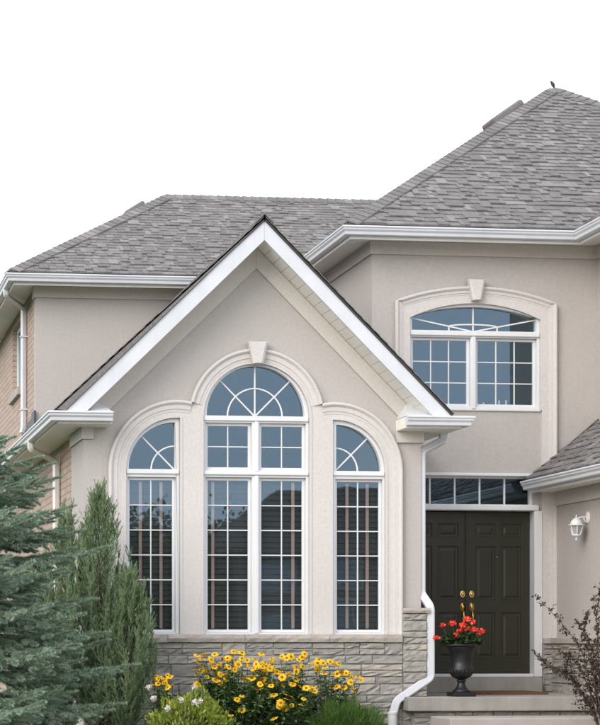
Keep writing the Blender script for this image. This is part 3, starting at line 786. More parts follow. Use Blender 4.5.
for (cxp, hh, lab) in ((483.5, .02, 'small white candle holder on the upper window sill, nearest the mullion'), (499, .05, 'middle white candle holder on the upper window sill'), (506, .05, 'white candle holder on the upper window sill, farthest from the mullion')):
    cX = PX(cxp, YT + .2); c_ = empty('candle_holder', (cX, YT + .2, UZ0 + .05)); tag(c_, lab, 'candle')
    b = MB(); b.lathe([(0, 0), (.02, 0), (.02, .005), (.006, .012), (.006, .03), (.018, .04), (.018, .046), (0, .046)], (cX, YT + .2, UZ0 + .05), 12); b.build('holder', 'white_vinyl', c_, smooth=True)
    b = MB(); b.lathe([(0, .046), (.011, .046), (.011, .046 + hh), (.002, .05 + hh), (.0, .056 + hh)], (cX, YT + .2, UZ0 + .05), 10); b.build('candle', 'white_vinyl', c_, smooth=True)
# transom light
yd = YT + .10
w = empty('transom_window', (DX, yd, tz(480, 508)), H)
dz = lambda y: PZ(480, y, yd)
tzo = rect(DX - DW, DX + DW, dz(505.3), ZTR1)
g0, g1 = DX - DW + .035, DX + DW - .035
mb = MB(); mb.prism(tzo, yd - .03, yd + .06, [rect(g0, g1, dz(504.5), dz(478.6))]); mb.build('frame', 'white_vinyl', w, .005)
bars = MB()
for i in range(5):
    a, b = g0 + (g1 - g0) * i / 5, g0 + (g1 - g0) * (i + 1) / 5
    if i: bb = MB(); bb.box(a - .01, a + .01, yd - .004, yd + .03, dz(504.5), dz(478.6)); bb.build('glazing_bar', 'white_vinyl', w, .002)
    pane(w, rect(a, b, dz(504.5), dz(478.6)), yd + .012, (random.uniform(-.0012, .0012), random.uniform(-.002, .002)))
b = MB(); b.box(DX - DW + .002, DX + DW + .045, YT - .055, yd + .05, dz(511.2), dz(505.4)); b.build('transom_bar', 'white_vinyl', w, .014, seg=3)
b = MB(); b.box(DX - DW - .04, DX + DW + .04, YT - .03, YT + .02, ZTR1 - .008, ZTR1 + .03); b.build('head_trim', 'white_vinyl', w, .008)
# door: frame and two leaves
ZD1 = dz(511.4); ZD0 = PZ(500, 673.5, yd)
w = empty('door_frame', (DX, yd, ZD0), H)
mb = MB(); mb.box(DX + DW - .02, DX + DW + .085, YT - .05, yd + .08, ZDOOR - .02, dz(511.3) - .001); mb.build('jamb', 'white_vinyl', w, .006)
mb = MB(); mb.box(DX - DW - .06, DX - DW + .01, YT - .045, yd + .08, ZDOOR - .02, dz(511.3) - .001); mb.build('jamb', 'white_vinyl', w, .006)
mb = MB(); mb.box(DX - DW + .011, DX + DW - .021, YT - .02, yd + .08, ZDOOR - .02, ZD0 - .004); mb.build('threshold', 'white_vinyl', w, .006)
def leaf(xa, xb, hinge_left):
    d = empty('door', ((xa + xb) / 2, yd, ZD0), H)
    W_ = xb - xa; Hh = ZD1 - ZD0 - .006; z0 = ZD0; y = yd + .012
    st = .135 * W_; mid = .10 * W_; pw = (W_ - 2 * st - mid) / 2
    cols = [(xa + st, xa + st + pw), (xb - st - pw, xb - st)]
    rows = [(z0 + Hh * (1 - .155), z0 + Hh * (1 - .075)), (z0 + Hh * (1 - .545), z0 + Hh * (1 - .215)), (z0 + Hh * (1 - .905), z0 + Hh * (1 - .625))]
    holes = [rect(c[0], c[1], r_[0], r_[1]) for c in cols for r_ in rows]
    mb = MB(); mb.prism(rect(xa, xb, z0, z0 + Hh), y, y + .045, holes); mb.build('leaf_frame', 'door_paint', d, .006)
    for c in cols:
        for r_ in rows:
            o = [(c[0] + .001, r_[0] + .001), (c[1] - .001, r_[0] + .001), (c[1] - .001, r_[1] - .001), (c[0] + .001, r_[1] - .001)]
            i1 = [(c[0] + .03, r_[0] + .03), (c[1] - .03, r_[0] + .03), (c[1] - .03, r_[1] - .03), (c[0] + .03, r_[1] - .03)]
            i2 = [(c[0] + .055, r_[0] + .055), (c[1] - .055, r_[0] + .055), (c[1] - .055, r_[1] - .055), (c[0] + .055, r_[1] - .055)]
            vs = [(p[0], y + .04, p[1]) for p in o] + [(p[0], y + .012, p[1]) for p in o] + [(p[0], y + .014, p[1]) for p in i1] + [(p[0], y + .005, p[1]) for p in i2]
            fs = [(3, 2, 1, 0)] + [(k * 4 + a, k * 4 + (a + 1) % 4, k * 4 + 4 + (a + 1) % 4, k * 4 + 4 + a) for k in range(3) for a in range(4)] + [(12, 13, 14, 15)]
            mb = MB(); mb.add(vs, fs); mb.build('panel', 'door_paint', d, .002)
    hx = xb - .058 if hinge_left else xa + .058
    zl = PZ(470, 594.3, yd); zh = PZ(470, 607.5, yd)
    mb = MB(); mb.prism([(hx + .034 * math.cos(t), zl + .046 * math.sin(t)) for t in np.linspace(0, 2 * math.pi, 20)[:-1]], y - .014, y); mb.ball((hx, y - .018, zl), (.02, .012, .026)); mb.build('deadbolt', 'brass', d, .004, smooth=True)
    mb = MB(); mb.prism([(hx + .036 * math.cos(t), zh + .058 * math.sin(t)) for t in np.linspace(0, 2 * math.pi, 22)[:-1]], y - .012, y)
    mb.ball((hx, y - .018, zh + .005), (.022, .014, .03))
    mb.tube([(hx, y - .015, zh - .05), (hx, y - .05, zh - .065), (hx, y - .06, zh - .11), (hx, y - .055, zh - .17), (hx, y - .03, zh - .205), (hx, y - .006, zh - .212)], [.011, .012, .014, .012, .011, .014], 8)
    mb.ball((hx, y - .008, zh - .212), (.018, .012, .024)); mb.build('handle', 'brass', d, smooth=True)
    return d
dl_ = leaf(DX - DW + .012, DX - .002, True); dr_ = leaf(DX + .002, DX + DW - .022, False)
mb = MB(); mb.box(DX - .022, DX + .0, yd - .006, yd + .011, ZD0 + .01, ZD1 - .012); mb.build('astragal', 'door_paint', dl_, .003)
mb = MB(); mb.ball((DX + .40, yd + .01, ZD0 + 1.5), (.009, .006, .009)); mb.build('peephole', 'brass', dr_, smooth=True)

# ------------------------------------------------------------------ second-floor eaves of the tower, upper right wing and left block
XE2 = XTL - OH
XWE = PX(583, YT - OH) ; XWU = XTR           # upper wing: eave line and wall (faces -X)
YWF = YT - 3.0                               # its front corner
mb = MB(); mb.box(XWU, XWU + .2, YWF, YT - .001, ZSOF1 - .4, ZSOF2); mb.box(XWU + .2, XWU + 6, YWF, YWF + .2, ZSOF1 - .4, ZSOF2); mb.build('stucco_wall', 'stucco', H)
yE2 = YT - OH
XWE = XWU - OH
gutter([(XE2, YL + 4), (XE2, yE2), (XWE, yE2), (XWE, YWF - OH), (XWU + 6, YWF - OH)], 1, ZG2)
def soffit_strip(pts, z, name='soffit'):
    mb = MB(); mb.poly3([(x, y, z) for x, y in pts], (0, 0, .02)); return mb.build(name, 'soffit_metal', H)
FB2 = ZG2 - .135
mb = MB(); mb.sweep([(-.004, -.115), (.0, -.115), (.0, -.15), (-.025, -.15), (-.025, -.004), (-.004, -.004)], [(XE2, YL + 4, ZG2), (XE2, yE2, ZG2), (XWE, yE2, ZG2), (XWE, YWF - OH, ZG2), (XWU + 6, YWF - OH, ZG2)], 1); mb.build('fascia', 'soffit_metal', H)
ZSF = ZSOF2 + .0
def soffit_panels(x0, x1, y0, y1, z, along, step=.12, wide=.114):
    e = empty('soffit', ((x0 + x1) / 2, (y0 + y1) / 2, z), H)
    a = x0 if along == 'X' else y0; end = x1 if along == 'X' else y1
    i = 0
    while a < end - .02:
        b = min(a + wide, end); mb = MB()
        if along == 'X': mb.box(a, b, y0, y1, z, z + .012)
        else: mb.box(x0, x1, a, b, z, z + .012)
        mb.build('soffit_panel', 'soffit_metal', e); a += step
    mb = MB(); mb.box(x0, x1, y0, y1, z + .022, z + .032); mb.build('soffit_backing', 'dark_gap', e)
soffit_panels(XE2 + .026, XWE - .0, yE2 + .026, YT - .001, ZSF, 'X')
soffit_panels(XE2 + .026, XTL - .001, YT + .0, YL + 4, ZSF, 'Y', .3, .297)
soffit_panels(XWE + .026, XWU - .001, YWF - OH + .03, YT - OH, ZSF, 'Y', .3, .297)
soffit_strip([(XWE + .001, YT - OH + .001), (XWU - .001, YT - OH + .001), (XWU - .001, YT - .001), (XWE + .001, YT - .001)], ZSF + .001)
ZF2 = PZ(372, 254.2, YT)
mb = MB(); mb.sweep([(0, ZSF - .003 - ZF2), (.03, ZSF - .003 - ZF2), (.03, 0), (0, 0)], [(XTL - .001, YL + 4, ZF2), (XTL - .001, YT - .001, ZF2), (XWU - .001, YT - .001, ZF2), (XWU - .001, YWF - .001, ZF2), (XWU + 6, YWF - .001, ZF2)], 1); mb.build('frieze', 'frieze_paint', H, .004)
# left block
mb = MB(); mb.box(XLL, XTL - .001, YL, YL + .2, 0, ZSOF2); mb.build('stucco_wall', 'stucco', H)
yEL = YL - OH; xEL = XLL - OH + .04
sw_y0, sw_y1 = px_(21.5, 330, XLL)[0], px_(12.4, 330, XLL)[0]
zt_w = PZ(16, 320, px_(16, 320, XLL)[0]); wy0, wz1 = px_(20.6, 319, XLL); wy1, _ = px_(12.6, 323, XLL); wz0 = px_(20, 388, XLL)[1]
print('side window', wy0, wy1, wz0, wz1)
mb = MB(); mb.prism([(YL + .201, 0), (YL + 12, 0), (YL + 12, ZSOF2), (YL + .201, ZSOF2)], XLL - .0, XLL + .2, [[(wy0, wz0), (wy1, wz0), (wy1, wz1), (wy0, wz1)]], axis='X'); mb.build('brick_wall', 'brick', H)
mb = MB(); mb.box(XLL - .001, XLL + .1, YL + .001, YL + .2, 0, ZSOF2 - .001); mb.build('stucco_return', 'stucco', H)
w = empty('window', (XLL, (wy0 + wy1) / 2, wz0), H); w['label'] = 'window in the brick side wall'
mb = MB(); mb.prism([(wy0, wz0), (wy1, wz0), (wy1, wz1), (wy0, wz1)], XLL + .07, XLL + .13, [[(wy0 + .06, wz0 + .06), (wy1 - .06, wz0 + .06), (wy1 - .06, wz1 - .06), (wy0 + .06, wz1 - .06)]], axis='X'); mb.build('frame', 'white_vinyl', w, .005)
mb = MB(); mb.box(XLL + .095, XLL + .1, wy0 + .06, wy1 - .06, wz0 + .06, wz1 - .06); mb.build('pane', 'glass', w)
mb = MB(); mb.box(XLL + .4, XLL + .45, wy0 - .5, wy1 + .5, wz0 - .5, wz1 + .5); mb.build('room_wall', 'room', w)
mb = MB(); mb.box(XLL - .06, XLL + .07, wy0 - .1, wy1 + .1, wz0 - .12, wz0 - .001); mb.build('sill', 'sill_stone', w, .006)
gutter([(XTL - OH - .14, yEL), (xEL, yEL), (xEL, YL + 12)], -1, ZG2)
mb = MB(); mb.sweep([(-.004, -.115), (.0, -.115), (.0, -.15), (-.025, -.15), (-.025, -.004), (-.004, -.004)], [(XTL - OH - .14, yEL, ZG2), (xEL, yEL, ZG2), (xEL, YL + 12, ZG2)], -1); mb.build('fascia', 'soffit_metal', H)
soffit_panels(xEL + .026, XTL - OH - .14, yEL + .026, YL - .001, ZSF, 'X')
soffit_panels(xEL + .026, XLL - .001, YL + .0, YL + 12, ZSF, 'Y', .3, .297)
mb = MB(); mb.sweep([(0, ZSF - .003 - ZF2), (.03, ZSF - .003 - ZF2), (.03, 0), (0, 0)], [(XTL - OH, YL - .001, ZF2), (XLL - .002, YL - .001, ZF2), (XLL - .002, YL + .2, ZF2)], -1); mb.build('frieze', 'frieze_paint', H, .004)

# roofs
RP = .72                                             # tower pitch
ZR2 = ZG2 + .012
ex0, ey0 = XE2 - .03, yE2 - .03                      # roof edge
rt = empty('roof', (XTL + 3.5, YT + 3.5, ZR2), H); rt['label'] = 'tall hipped roof with a peak over the upper window'
# find the half width so that the peak shows where the photo has it
A = 3.6
for _ in range(60):
    X_, Y_, Z_ = ex0 + A, ey0 + A, ZR2 + RP * A
    dcam = X_ * SN + (Y_ + D0) * CS; xx = CX + F * (X_ * CS - (Y_ + D0) * SN) / dcam
    A += (552.5 - xx) / 70
X_, Y_ = ex0 + A, ey0 + A
dcam = X_ * SN + (Y_ + D0) * CS; RP = ((643 - 90.5) * dcam / F + EYE - ZR2) / A
print('tower roof A', A, 'pitch', RP)
pk = Vector((ex0 + A, ey0 + A, ZR2 + RP * A))
c1 = (ex0, ey0, ZR2); c2 = (ex0 + 2 * A, ey0, ZR2); c3 = (ex0 + 2 * A, ey0 + 2 * A, ZR2); c4 = (ex0, ey0 + 2 * A, ZR2)
# front plane is cut by the valley with the upper right wing: wing roof plane z = ZR2 + RP*(x - xw)
xw = XWE - .0
# valley: RP*(y-ey0) = RP*(x-xw), runs from (xw, ey0) at 45 degrees
vt = min(A * .9, (ex0 + 2 * A - xw) / 2)
vtop = (xw + vt, ey0 + vt, ZR2 + RP * vt)
n_sing = roof_plane([c1, (xw, ey0, ZR2), vtop, tuple(pk)], (1, 0, 0), rt, SH_SINGLE, expo=.126)
roof_plane([c4, c1, tuple(pk)], (0, 1, 0), rt)
mb = MB(); mb.poly3([c3, c4, tuple(pk)], (0, 0, -.02)); mb.poly3([c2, c3, tuple(pk)], (0, 0, -.021)); mb.build('roof_deck', 'roof_deck', rt)
zl_, zr_ = (0, -RP, 1), (-RP, 0, 1)
nF = Vector((0, -RP, 1)).normalized(); nL = Vector((-RP, 0, 1)).normalized(); nRt = Vector((RP, 0, 1)).normalized()
dH = (pk - Vector(c1)); up_ = Vector((0, 0, .014))
hip_caps(Vector(c1) + up_, pk + up_, downhill(dH, nF), downhill(dH, nL), rt)
dH2 = pk - Vector(vtop); 
dH3 = (pk - Vector(c2)).normalized()
hip_caps(pk - dH3 * ((A - vt) * math.sqrt(2 + RP * RP)) + up_, pk + up_, downhill(dH3, nF), downhill(dH3, nRt), rt)
# upper right wing roof: plane facing -X
rw_ = empty('roof', (XWU + 2, YT - 2, ZR2), H); rw_['label'] = 'roof slope of the upper wing at the right edge'
yw0 = YWF - OH - .03
zv = ZR2 + RP * vt; qa, qb = (xw + vt, ey0 + vt, zv), (xw + vt, yw0 + vt, zv)
roof_plane([(xw, yw0, ZR2), (xw, ey0, ZR2), qa, qb], (0, 1, 0), rw_)
roof_plane([(xw, yw0, ZR2), (xw + 2 * vt, yw0, ZR2), qb], (1, 0, 0), rw_)
mb = MB(); mb.poly3([(xw + 2 * vt, yw0, ZR2), (xw + 2 * vt, ey0 + vt, ZR2), qa, qb], (0, 0, -.02)); mb.build('roof_deck', 'roof_deck', rw_)
dW = Vector(qb) - Vector((xw, yw0, ZR2)); hip_caps(Vector((xw, yw0, ZR2)) + up_, Vector(qb) + up_, downhill(dW, nF), downhill(dW, nL), rw_)
# left block roof
A2 = 2.6; RP2 = .6
fx0, fy0 = xEL - .03, yEL - .03
for _ in range(60):
    X_, Y_ = fx0 + A2, fy0 + A2; dcam = X_ * SN + (Y_ + D0) * CS; xx = CX + F * (X_ * CS - (Y_ + D0) * SN) / dcam; A2 += (166 - xx) / 70
X_, Y_ = fx0 + A2, fy0 + A2; dcam = X_ * SN + (Y_ + D0) * CS; RP2 = ((643 - 198.5) * dcam / F + EYE - ZR2) / A2
print('left roof A', A2, 'pitch', RP2)
rl = empty('roof', (XLL + 3, YL + 2, ZR2), H); rl['label'] = 'hipped roof over the left block behind the gable'
p2 = Vector((fx0 + A2, fy0 + A2, ZR2 + RP2 * A2)); xr_end = XTL + 2.8
roof_plane([(fx0, fy0, ZR2), (xr_end, fy0, ZR2), (xr_end, fy0 + A2, p2.z), tuple(p2)], (1, 0, 0), rl, expo=.108, thick=.018)
roof_plane([(fx0, fy0 + 2 * A2, ZR2), (fx0, fy0, ZR2), tuple(p2)], (0, 1, 0), rl)
mb = MB(); mb.poly3([(fx0, fy0 + 2 * A2, ZR2), (xr_end, fy0 + 2 * A2, ZR2), (xr_end, fy0 + A2, p2.z), tuple(p2)], (0, 0, -.02)); mb.build('roof_deck', 'roof_deck', rl)
nF2 = Vector((0, -RP2, 1)).normalized(); nL2 = Vector((-RP2, 0, 1)).normalized(); nB2 = Vector((0, RP2, 1)).normalized()
dH = p2 - Vector((fx0, fy0, ZR2))
hip_caps(Vector((fx0, fy0, ZR2)) + up_, p2 + up_, downhill(dH, nF2), downhill(dH, nL2), rl)
hip_caps(p2 + up_, Vector((xr_end, fy0 + A2, p2.z)) + up_, downhill((1, 0, 0), nF2), downhill((1, 0, 0), nB2), rl)
# low roof vents beyond the hips
def roof_vent(o, t_along, back, n, vdir, parent, L, Wd, hgt):
    """box vent on a -X facing slope: o = hip point, back = metres behind the hip (+Y)"""
    n = Vector(n).normalized(); y = Vector((0, 1, 0)); d = y.cross(n); d = d if d.z > 0 else -d
    c = Vector(o) + y * back; mb = MB()
    q = [c + d * a + y * b for a, b in ((-L / 2, -Wd / 2), (L / 2, -Wd / 2), (L / 2, Wd / 2), (-L / 2, Wd / 2))]
    mb.poly3([p + n * .06 for p in q], n * hgt); ob = mb.build('roof_vent', 'shingle', parent, .03)
    mb = MB(); q2 = [c + d * a * .85 + y * b * .85 for a, b in ((-L / 2, -Wd / 2), (L / 2, -Wd / 2), (L / 2, Wd / 2), (-L / 2, Wd / 2))]
    mb.poly3([p - n * .02 for p in q2], n * .09); mb.build('vent_base', 'dark_gap', ob)
    return ob
hp = Vector(c1).lerp(pk, .845)
roof_vent(hp, 0, .75, nL, None, rt, .55, .5, .11)
hp = Vector((fx0, fy0, ZR2)).lerp(p2, .86)
roof_vent(hp, 0, .8, nL2, None, rl, .36, .5, .13)

# ------------------------------------------------------------------ lower right wing (garage side) with lantern wall
YGF = -7.5
ZCAPW = ZCAP
WOH = .36
ZGW = PZ(526, 481.5, YT - .05)
xwe = XW - WOH
zso_w = ZGW - .12
mb = MB(); mb.box(XW, XW + .2, YGF, YT - .001, -.1, zso_w + .05); mb.build('stucco_wall', 'stucco', H)
gutter([(xwe, YT - .04), (xwe, YGF - .3), (XW + 5, YGF - .3)], 1, ZGW)
mb = MB(); mb.box(xwe + .001, xwe + .025, YGF - .28, YT - .04, ZGW - .15, ZGW - .003); mb.build('fascia', 'soffit_metal', H)
soffit_panels(xwe + .026, XW - .001, YGF - .2, YT - .036, ZGW - .135, 'Y', .3, .297)
mb = MB(); mb.box(XW - .03, XW - .001, YGF, YT - .036, ZGW - .155 - .16, ZGW - .137); mb.build('frieze', 'frieze_paint', H, .004)
rwg = empty('roof', (XW + .5, 0, ZGW), H); rwg['label'] = 'low roof slope over the wall with the lantern'
gp = .78
roof_plane([(xwe - .03, YGF - .33, ZGW + .01), (xwe - .03, YT - .036, ZGW + .01), (XWU - .002, YT - .036, ZGW + .01 + gp * (XWU - xwe + .03)), (XWU - .002, YGF - .33, ZGW + .01 + gp * (XWU - xwe + .03))], (0, 1, 0), rwg)
mb = MB(); mb.prism([(xwe + .02, ZGW - .02), (XWU, ZGW - .02), (XWU, ZGW + gp * (XWU - xwe) - .03)], YGF, YGF + .2); mb.build('gable_wall', 'stucco', H)
mb = MB(); mb.prism([(xwe - .02, ZGW + .03), (xwe + .05, ZGW + .005), (XWU, ZGW + .03 + gp * (XWU - xwe + .03)), (XWU, ZGW + .075 + gp * (XWU - xwe + .03))], YT - .062, YT - .036); mb.build('step_flashing', 'flashing_metal', H)

# ------------------------------------------------------------------ stonework
def stone_block(parent, o, u, nrm, w, h, d):
    """rough-faced stone; o = lower corner on the wall plane, u along, nrm outwards"""
    nx = max(3, min(6, int(w / .07) + 2)); nz = 3 if h > .09 else 2
    c = .009; gx = [0, c] + [c + (w - 2 * c) * i / (nx - 1) for i in range(1, nx - 1)] + [w - c, w]
    gz_ = [0, c] + [c + (h - 2 * c) * i / (nz) for i in range(1, nz)] + [h - c, h]
    rough = random.uniform(.006, .017); tiltx = random.uniform(-.006, .006); tiltz = random.uniform(-.006, .006)
    vs = []; nxx, nzz = len(gx), len(gz_)
    o, u, nrm = Vector(o), Vector(u), Vector(nrm); z = Vector((0, 0, 1))
    for j, b in enumerate(gz_):
        for i, a in enumerate(gx):
            edge = i in (0, nxx - 1) or j in (0, nzz - 1)
            k = d - random.uniform(.006, .014) if edge else d + random.uniform(-rough, rough) + tiltx * (a / w - .5) + tiltz * (b / h - .5)
            aa = a + (random.uniform(-.004, .004) if 0 < j < nzz - 1 or edge else 0); bb = b + random.uniform(-.003, .003)
            vs.append(o + u * aa + z * bb + nrm * k)
    fs = [(j * nxx + i, j * nxx + i + 1, (j + 1) * nxx + i + 1, (j + 1) * nxx + i) for j in range(nzz - 1) for i in range(nxx - 1)]
    rim = [i for i in range(nxx)] + [j * nxx + nxx - 1 for j in range(1, nzz)] + [(nzz - 1) * nxx + i for i in range(nxx - 2, -1, -1)] + [j * nxx for j in range(nzz - 2, 0, -1)]
    b0 = len(vs)
    for r_ in rim:
        p = vs[r_]; q = p - nrm * ((p - o).dot(nrm) - .002); vs.append(q)
    k = len(rim); fs += [(rim[i], b0 + i, b0 + (i + 1) % k, rim[(i + 1) % k]) for i in range(k)]
    mb = MB(); mb.add(vs, fs); ob = mb.build('stone', 'stone', parent, recalc=True)
    return ob
def stone_wall(parent, o, u, nrm, L, Ht, d=.07, lo=.17, hi=.6):
    o, u = Vector(o), Vector(u); z = Ht
    while z > .02:
        h = random.choice((.055, .07, .085, .105, .13, .15)); h = min(h, z)
        if z - h < .05: h = z
        x = 0.0
        while x < L - .01:
            w = random.uniform(lo, hi)
            if L - x - w < lo * .6: w = L - x
            w = min(w, L - x)
            # sometimes two thin courses
            g = .0035
            if h > .14 and random.random() < .5:
                for q in range(2): stone_block(parent, o + u * (x + g) + Vector((0, 0, z - h + g + q * h / 2)), u, nrm, w - 2 * g, h / 2 - 2 * g, d)
            else: stone_block(parent, o + u * (x + g) + Vector((0, 0, z - h + g)), u, nrm, w - 2 * g, h - 2 * g, d)
            x += w
        z -= h
ZS0 = PZ(256, 642.6, -.1)           # under side of the sill
sb = empty('stone_base', (GX, -.05, 0), H)
xp = PX(402.3, -.07)                # pier begins here and rises higher
xs_r = XBR + .045
ZP = PZ(412, 613.5, -.07)
mb = MB(); mb.prism([(XBL - .03, -.1), (xs_r - .02, -.1), (xs_r - .02, ZP), (xp, ZP), (xp, ZS0), (XBL - .03, ZS0)], -.078, -.003); mb.build('mortar_bed', 'mortar', sb)
stone_wall(sb, (XBL - .04, -.03, -.05), (1, 0, 0), (0, -1, 0), xp - XBL + .04, ZS0 + .05)
stone_wall(sb, (xp + .0, -.03, -.05), (1, 0, 0), (0, -1, 0), xs_r - xp, ZP + .05, .07, .2, .4)
def sill_course(parent, x0, x1, zb, zt, yfront, pieces):
    e = [x0] + sorted(x0 + (x1 - x0) * (i + random.uniform(-.1, .1)) / pieces for i in range(1, pieces)) + [x1]
    for a, b in zip(e[:-1], e[1:]):
        n = max(3, int((b - a) / .08)); vs = []; 
        for i in range(n + 1):
            x = a + .002 + (b - a - .004) * i / n
            r1 = random.uniform(-.008, .008); r2 = random.uniform(-.006, .006)
            vs += [(x, -.03, zb), (x, yfront + .012 + r2, zb + random.uniform(0, .004)), (x, yfront + r1, (zb + zt) / 2), (x, yfront + .012 + r2, zt - .008), (x, yfront + .03, zt), (x, -.03, zt)]
        fs = [(i * 6 + j, i * 6 + (j + 1) % 6, (i + 1) * 6 + (j + 1) % 6, (i + 1) * 6 + j) for i in range(n) for j in range(6)] + [tuple(range(6)), tuple(n * 6 + j for j in reversed(range(6)))]
        mb = MB(); mb.add(vs, fs); mb.build('sill_stone', 'sill_stone', parent)
sl = empty('window_sill', (GX, -.1, ZSILL), H)
sill_course(sl, XBL - .05, PX(402.8, -.13), ZS0 + .001, ZSILL + .002, -.135, 4)
sill_course(sl, PX(402.9, -.1), xs_r + .03, ZP + .001, PZ(412, 608, -.1), -.125, 1)
# wing and door-side stone
sb2 = empty('stone_base', (XW, YT - .5, 0), H)
ZCT = ZCAP; ZCB = PZ(548, 643.8, YT)
mb = MB(); mb.box(tx(541.5), XW - .003, YT - .06, YT - .002, -.1, ZCB); mb.box(XW - .04, XW - .002, YGF, YT - .061, -.1, ZCB); mb.build('mortar_bed', 'mortar', sb2)
stone_wall(sb2, (tx(541.8), YT - .045, ZSLAB), (1, 0, 0), (0, -1, 0), XW - tx(541.8) - .05, ZCB - ZSLAB, .05, .08, .16)
stone_wall(sb2, (XW - .03, YT - .06, ZSLAB - .3), (0, -1, 0), (-1, 0, 0), YT - .06 - YGF, ZCB - ZSLAB + .3, .05, .25, .7)
mb = MB(); mb.box(tx(541.0), XW - .1, YT - .13, YT - .036, ZCB + .001, ZCT); mb.box(XW - .11, XW - .002, YGF, YT - .036, ZCB + .001, ZCT + .0); mb.build('stone_cap', 'sill_stone', sb2, .006)

# ------------------------------------------------------------------ porch
xs0 = PX(408.5, -.35)
pf = -.35
mb = MB(); mb.box(xs0, XW - .09, pf, -.11, ZSLAB - .165, ZSLAB); mb.box(XBR + .06, XW - .09, -.11, YT - .06, ZSLAB - .164, ZSLAB - .0); mb.build('porch_slab', 'concrete', H, .012)
mb = MB(); mb.box(xs0 + .1, XW - .12, pf + .12, -.115, -.05, ZSLAB - .166); mb.box(XBR + .08, XW - .12, -.114, YT - .1, -.05, ZSLAB - .167); pb = mb.build('porch_base', 'mortar', H, .01)
stone_wall(pb, (xs0 + .1, pf + .125, -.05), (1, 0, 0), (0, -1, 0), XW - .22 - xs0, ZSLAB - .166 + .04, .035, .2, .5)
mb = MB(); mb.box(DX - DW - .05, PX(542.6, YT - .3), YT - .30, YT + .3, ZSLAB + .001, ZDOOR - .021); mb.build('door_step', 'concrete', H, .008)
xst = PX(449, -.95)
zst = PZ(470, 717.5, -.75)
mb = MB(); mb.box(xst, XW - .1, -1.0, pf + .11, zst - .14, zst); mb.build('porch_step', 'step_concrete', H, .015)
mb = MB(); mb.box(xst + .05, XW - .15, -.93, pf + .1, -.05, zst - .141); mb.build('step_base', 'step_concrete', H, .01)

# ------------------------------------------------------------------ downspouts
def downspout(pts, w, d, mat, label=None, up=(0, 1, 0), clips=()):
    # round the corners a little
    P = [Vector(p) for p in pts]; Q = [P[0]]
    for i in range(1, len(P) - 1):
        a = (P[i - 1] - P[i]); b = (P[i + 1] - P[i]); r_ = min(.045, a.length * .4, b.length * .4)
        p0, p1 = P[i] + a.normalized() * r_, P[i] + b.normalized() * r_
        for t in (0, .33, .67, 1): Q.append(p0 * (1 - t) ** 2 + P[i] * 2 * t * (1 - t) + p1 * t ** 2)
    Q.append(P[-1]); mb = MB(); mb.tube(Q, 1.0, squash=(w, d), up=up); o = mb.build('downspout', mat, H)
    if label: o['label'] = label
    for c in clips:
        b = MB(); b.box(*c); b.build('bracket', mat, o, .003)
    return o
# upper left, in front of the brick side wall
Xd = XLL - .055
ya = px_(23.4, 350, Xd)[0]
zA = px_(23.4, 308, Xd)[1]; zB = px_(22.3, 434, Xd)[1]
xg, yg = xEL - .05, yEL + .25
zg = ZG2 - .10
downspout([(xg, ya - .9, zg), (xg, ya - .9, zg - .09), (Xd, ya, zA), (Xd, ya, zB + .08), (Xd - .02, ya - .0, zB)], .038, .033, 'white_metal', 'white downspout ending above the lower roof', up=(1, 0, 0),
          clips=[(Xd - .05, XLL + .01, ya - .05, ya + .05, z - .012, z + .012) for z in (px_(24, 336, Xd)[1], px_(24, 409, Xd)[1])])
# bay left
Xd = XBL - .06
ya = px_(56, 480, Xd)[0]
zA = px_(56, 461, Xd)[1]
downspout([(XE_L - .03, ya - .35, ZG1 - .10), (XE_L - .03, ya - .35, ZG1 - .2), (Xd, ya, zA), (Xd, ya, .3)], .04, .034, 'downspout_cream', up=(1, 0, 0))
# bay right, turning round the stone pier at the foot
Xd = XBR + .022; yc = .06
zt1 = PZ(424, 452, yc)
zt2 = PZ(424, 594, yc)
pv = lambda x, y, Y: (PX(x, Y), Y, PZ(x, y, Y))
y3 = -.16
downspout([(XE_R + .0, .30, ZG1 - .10), (XE_R + .0, .30, ZG1 - .20), (Xd, yc, zt1), (Xd, yc, zt2), (XBR + .095, -.06, PZ(424, 607, -.05)), (XBR + .095, -.06, PZ(424, 678, -.06)), (PX(396.5, y3), y3, PZ(396, 701, y3)), (PX(392.5, y3), y3, PZ(396, 716, y3))], .046, .034, 'white_metal', 'white downspout jogging round the stone pier', up=(0, 1, 0),
          clips=[(XBR - .0, XBR + .1, -.06, -.01, PZ(424, 663, -.06) - .012, PZ(424, 663, -.06) + .012)])
mb = MB(); mb.tube([(PX(392.5, y3), y3, PZ(396, 712.5, y3)), (PX(392.5, y3), y3, -.05)], .056, 16); mb.tube([(PX(392.5, y3), y3, PZ(396, 714.5, y3)), (PX(392.5, y3), y3, PZ(396, 712, y3))], .061, 16); o = mb.build('drain_pipe', 'downspout_cream', H, .004)

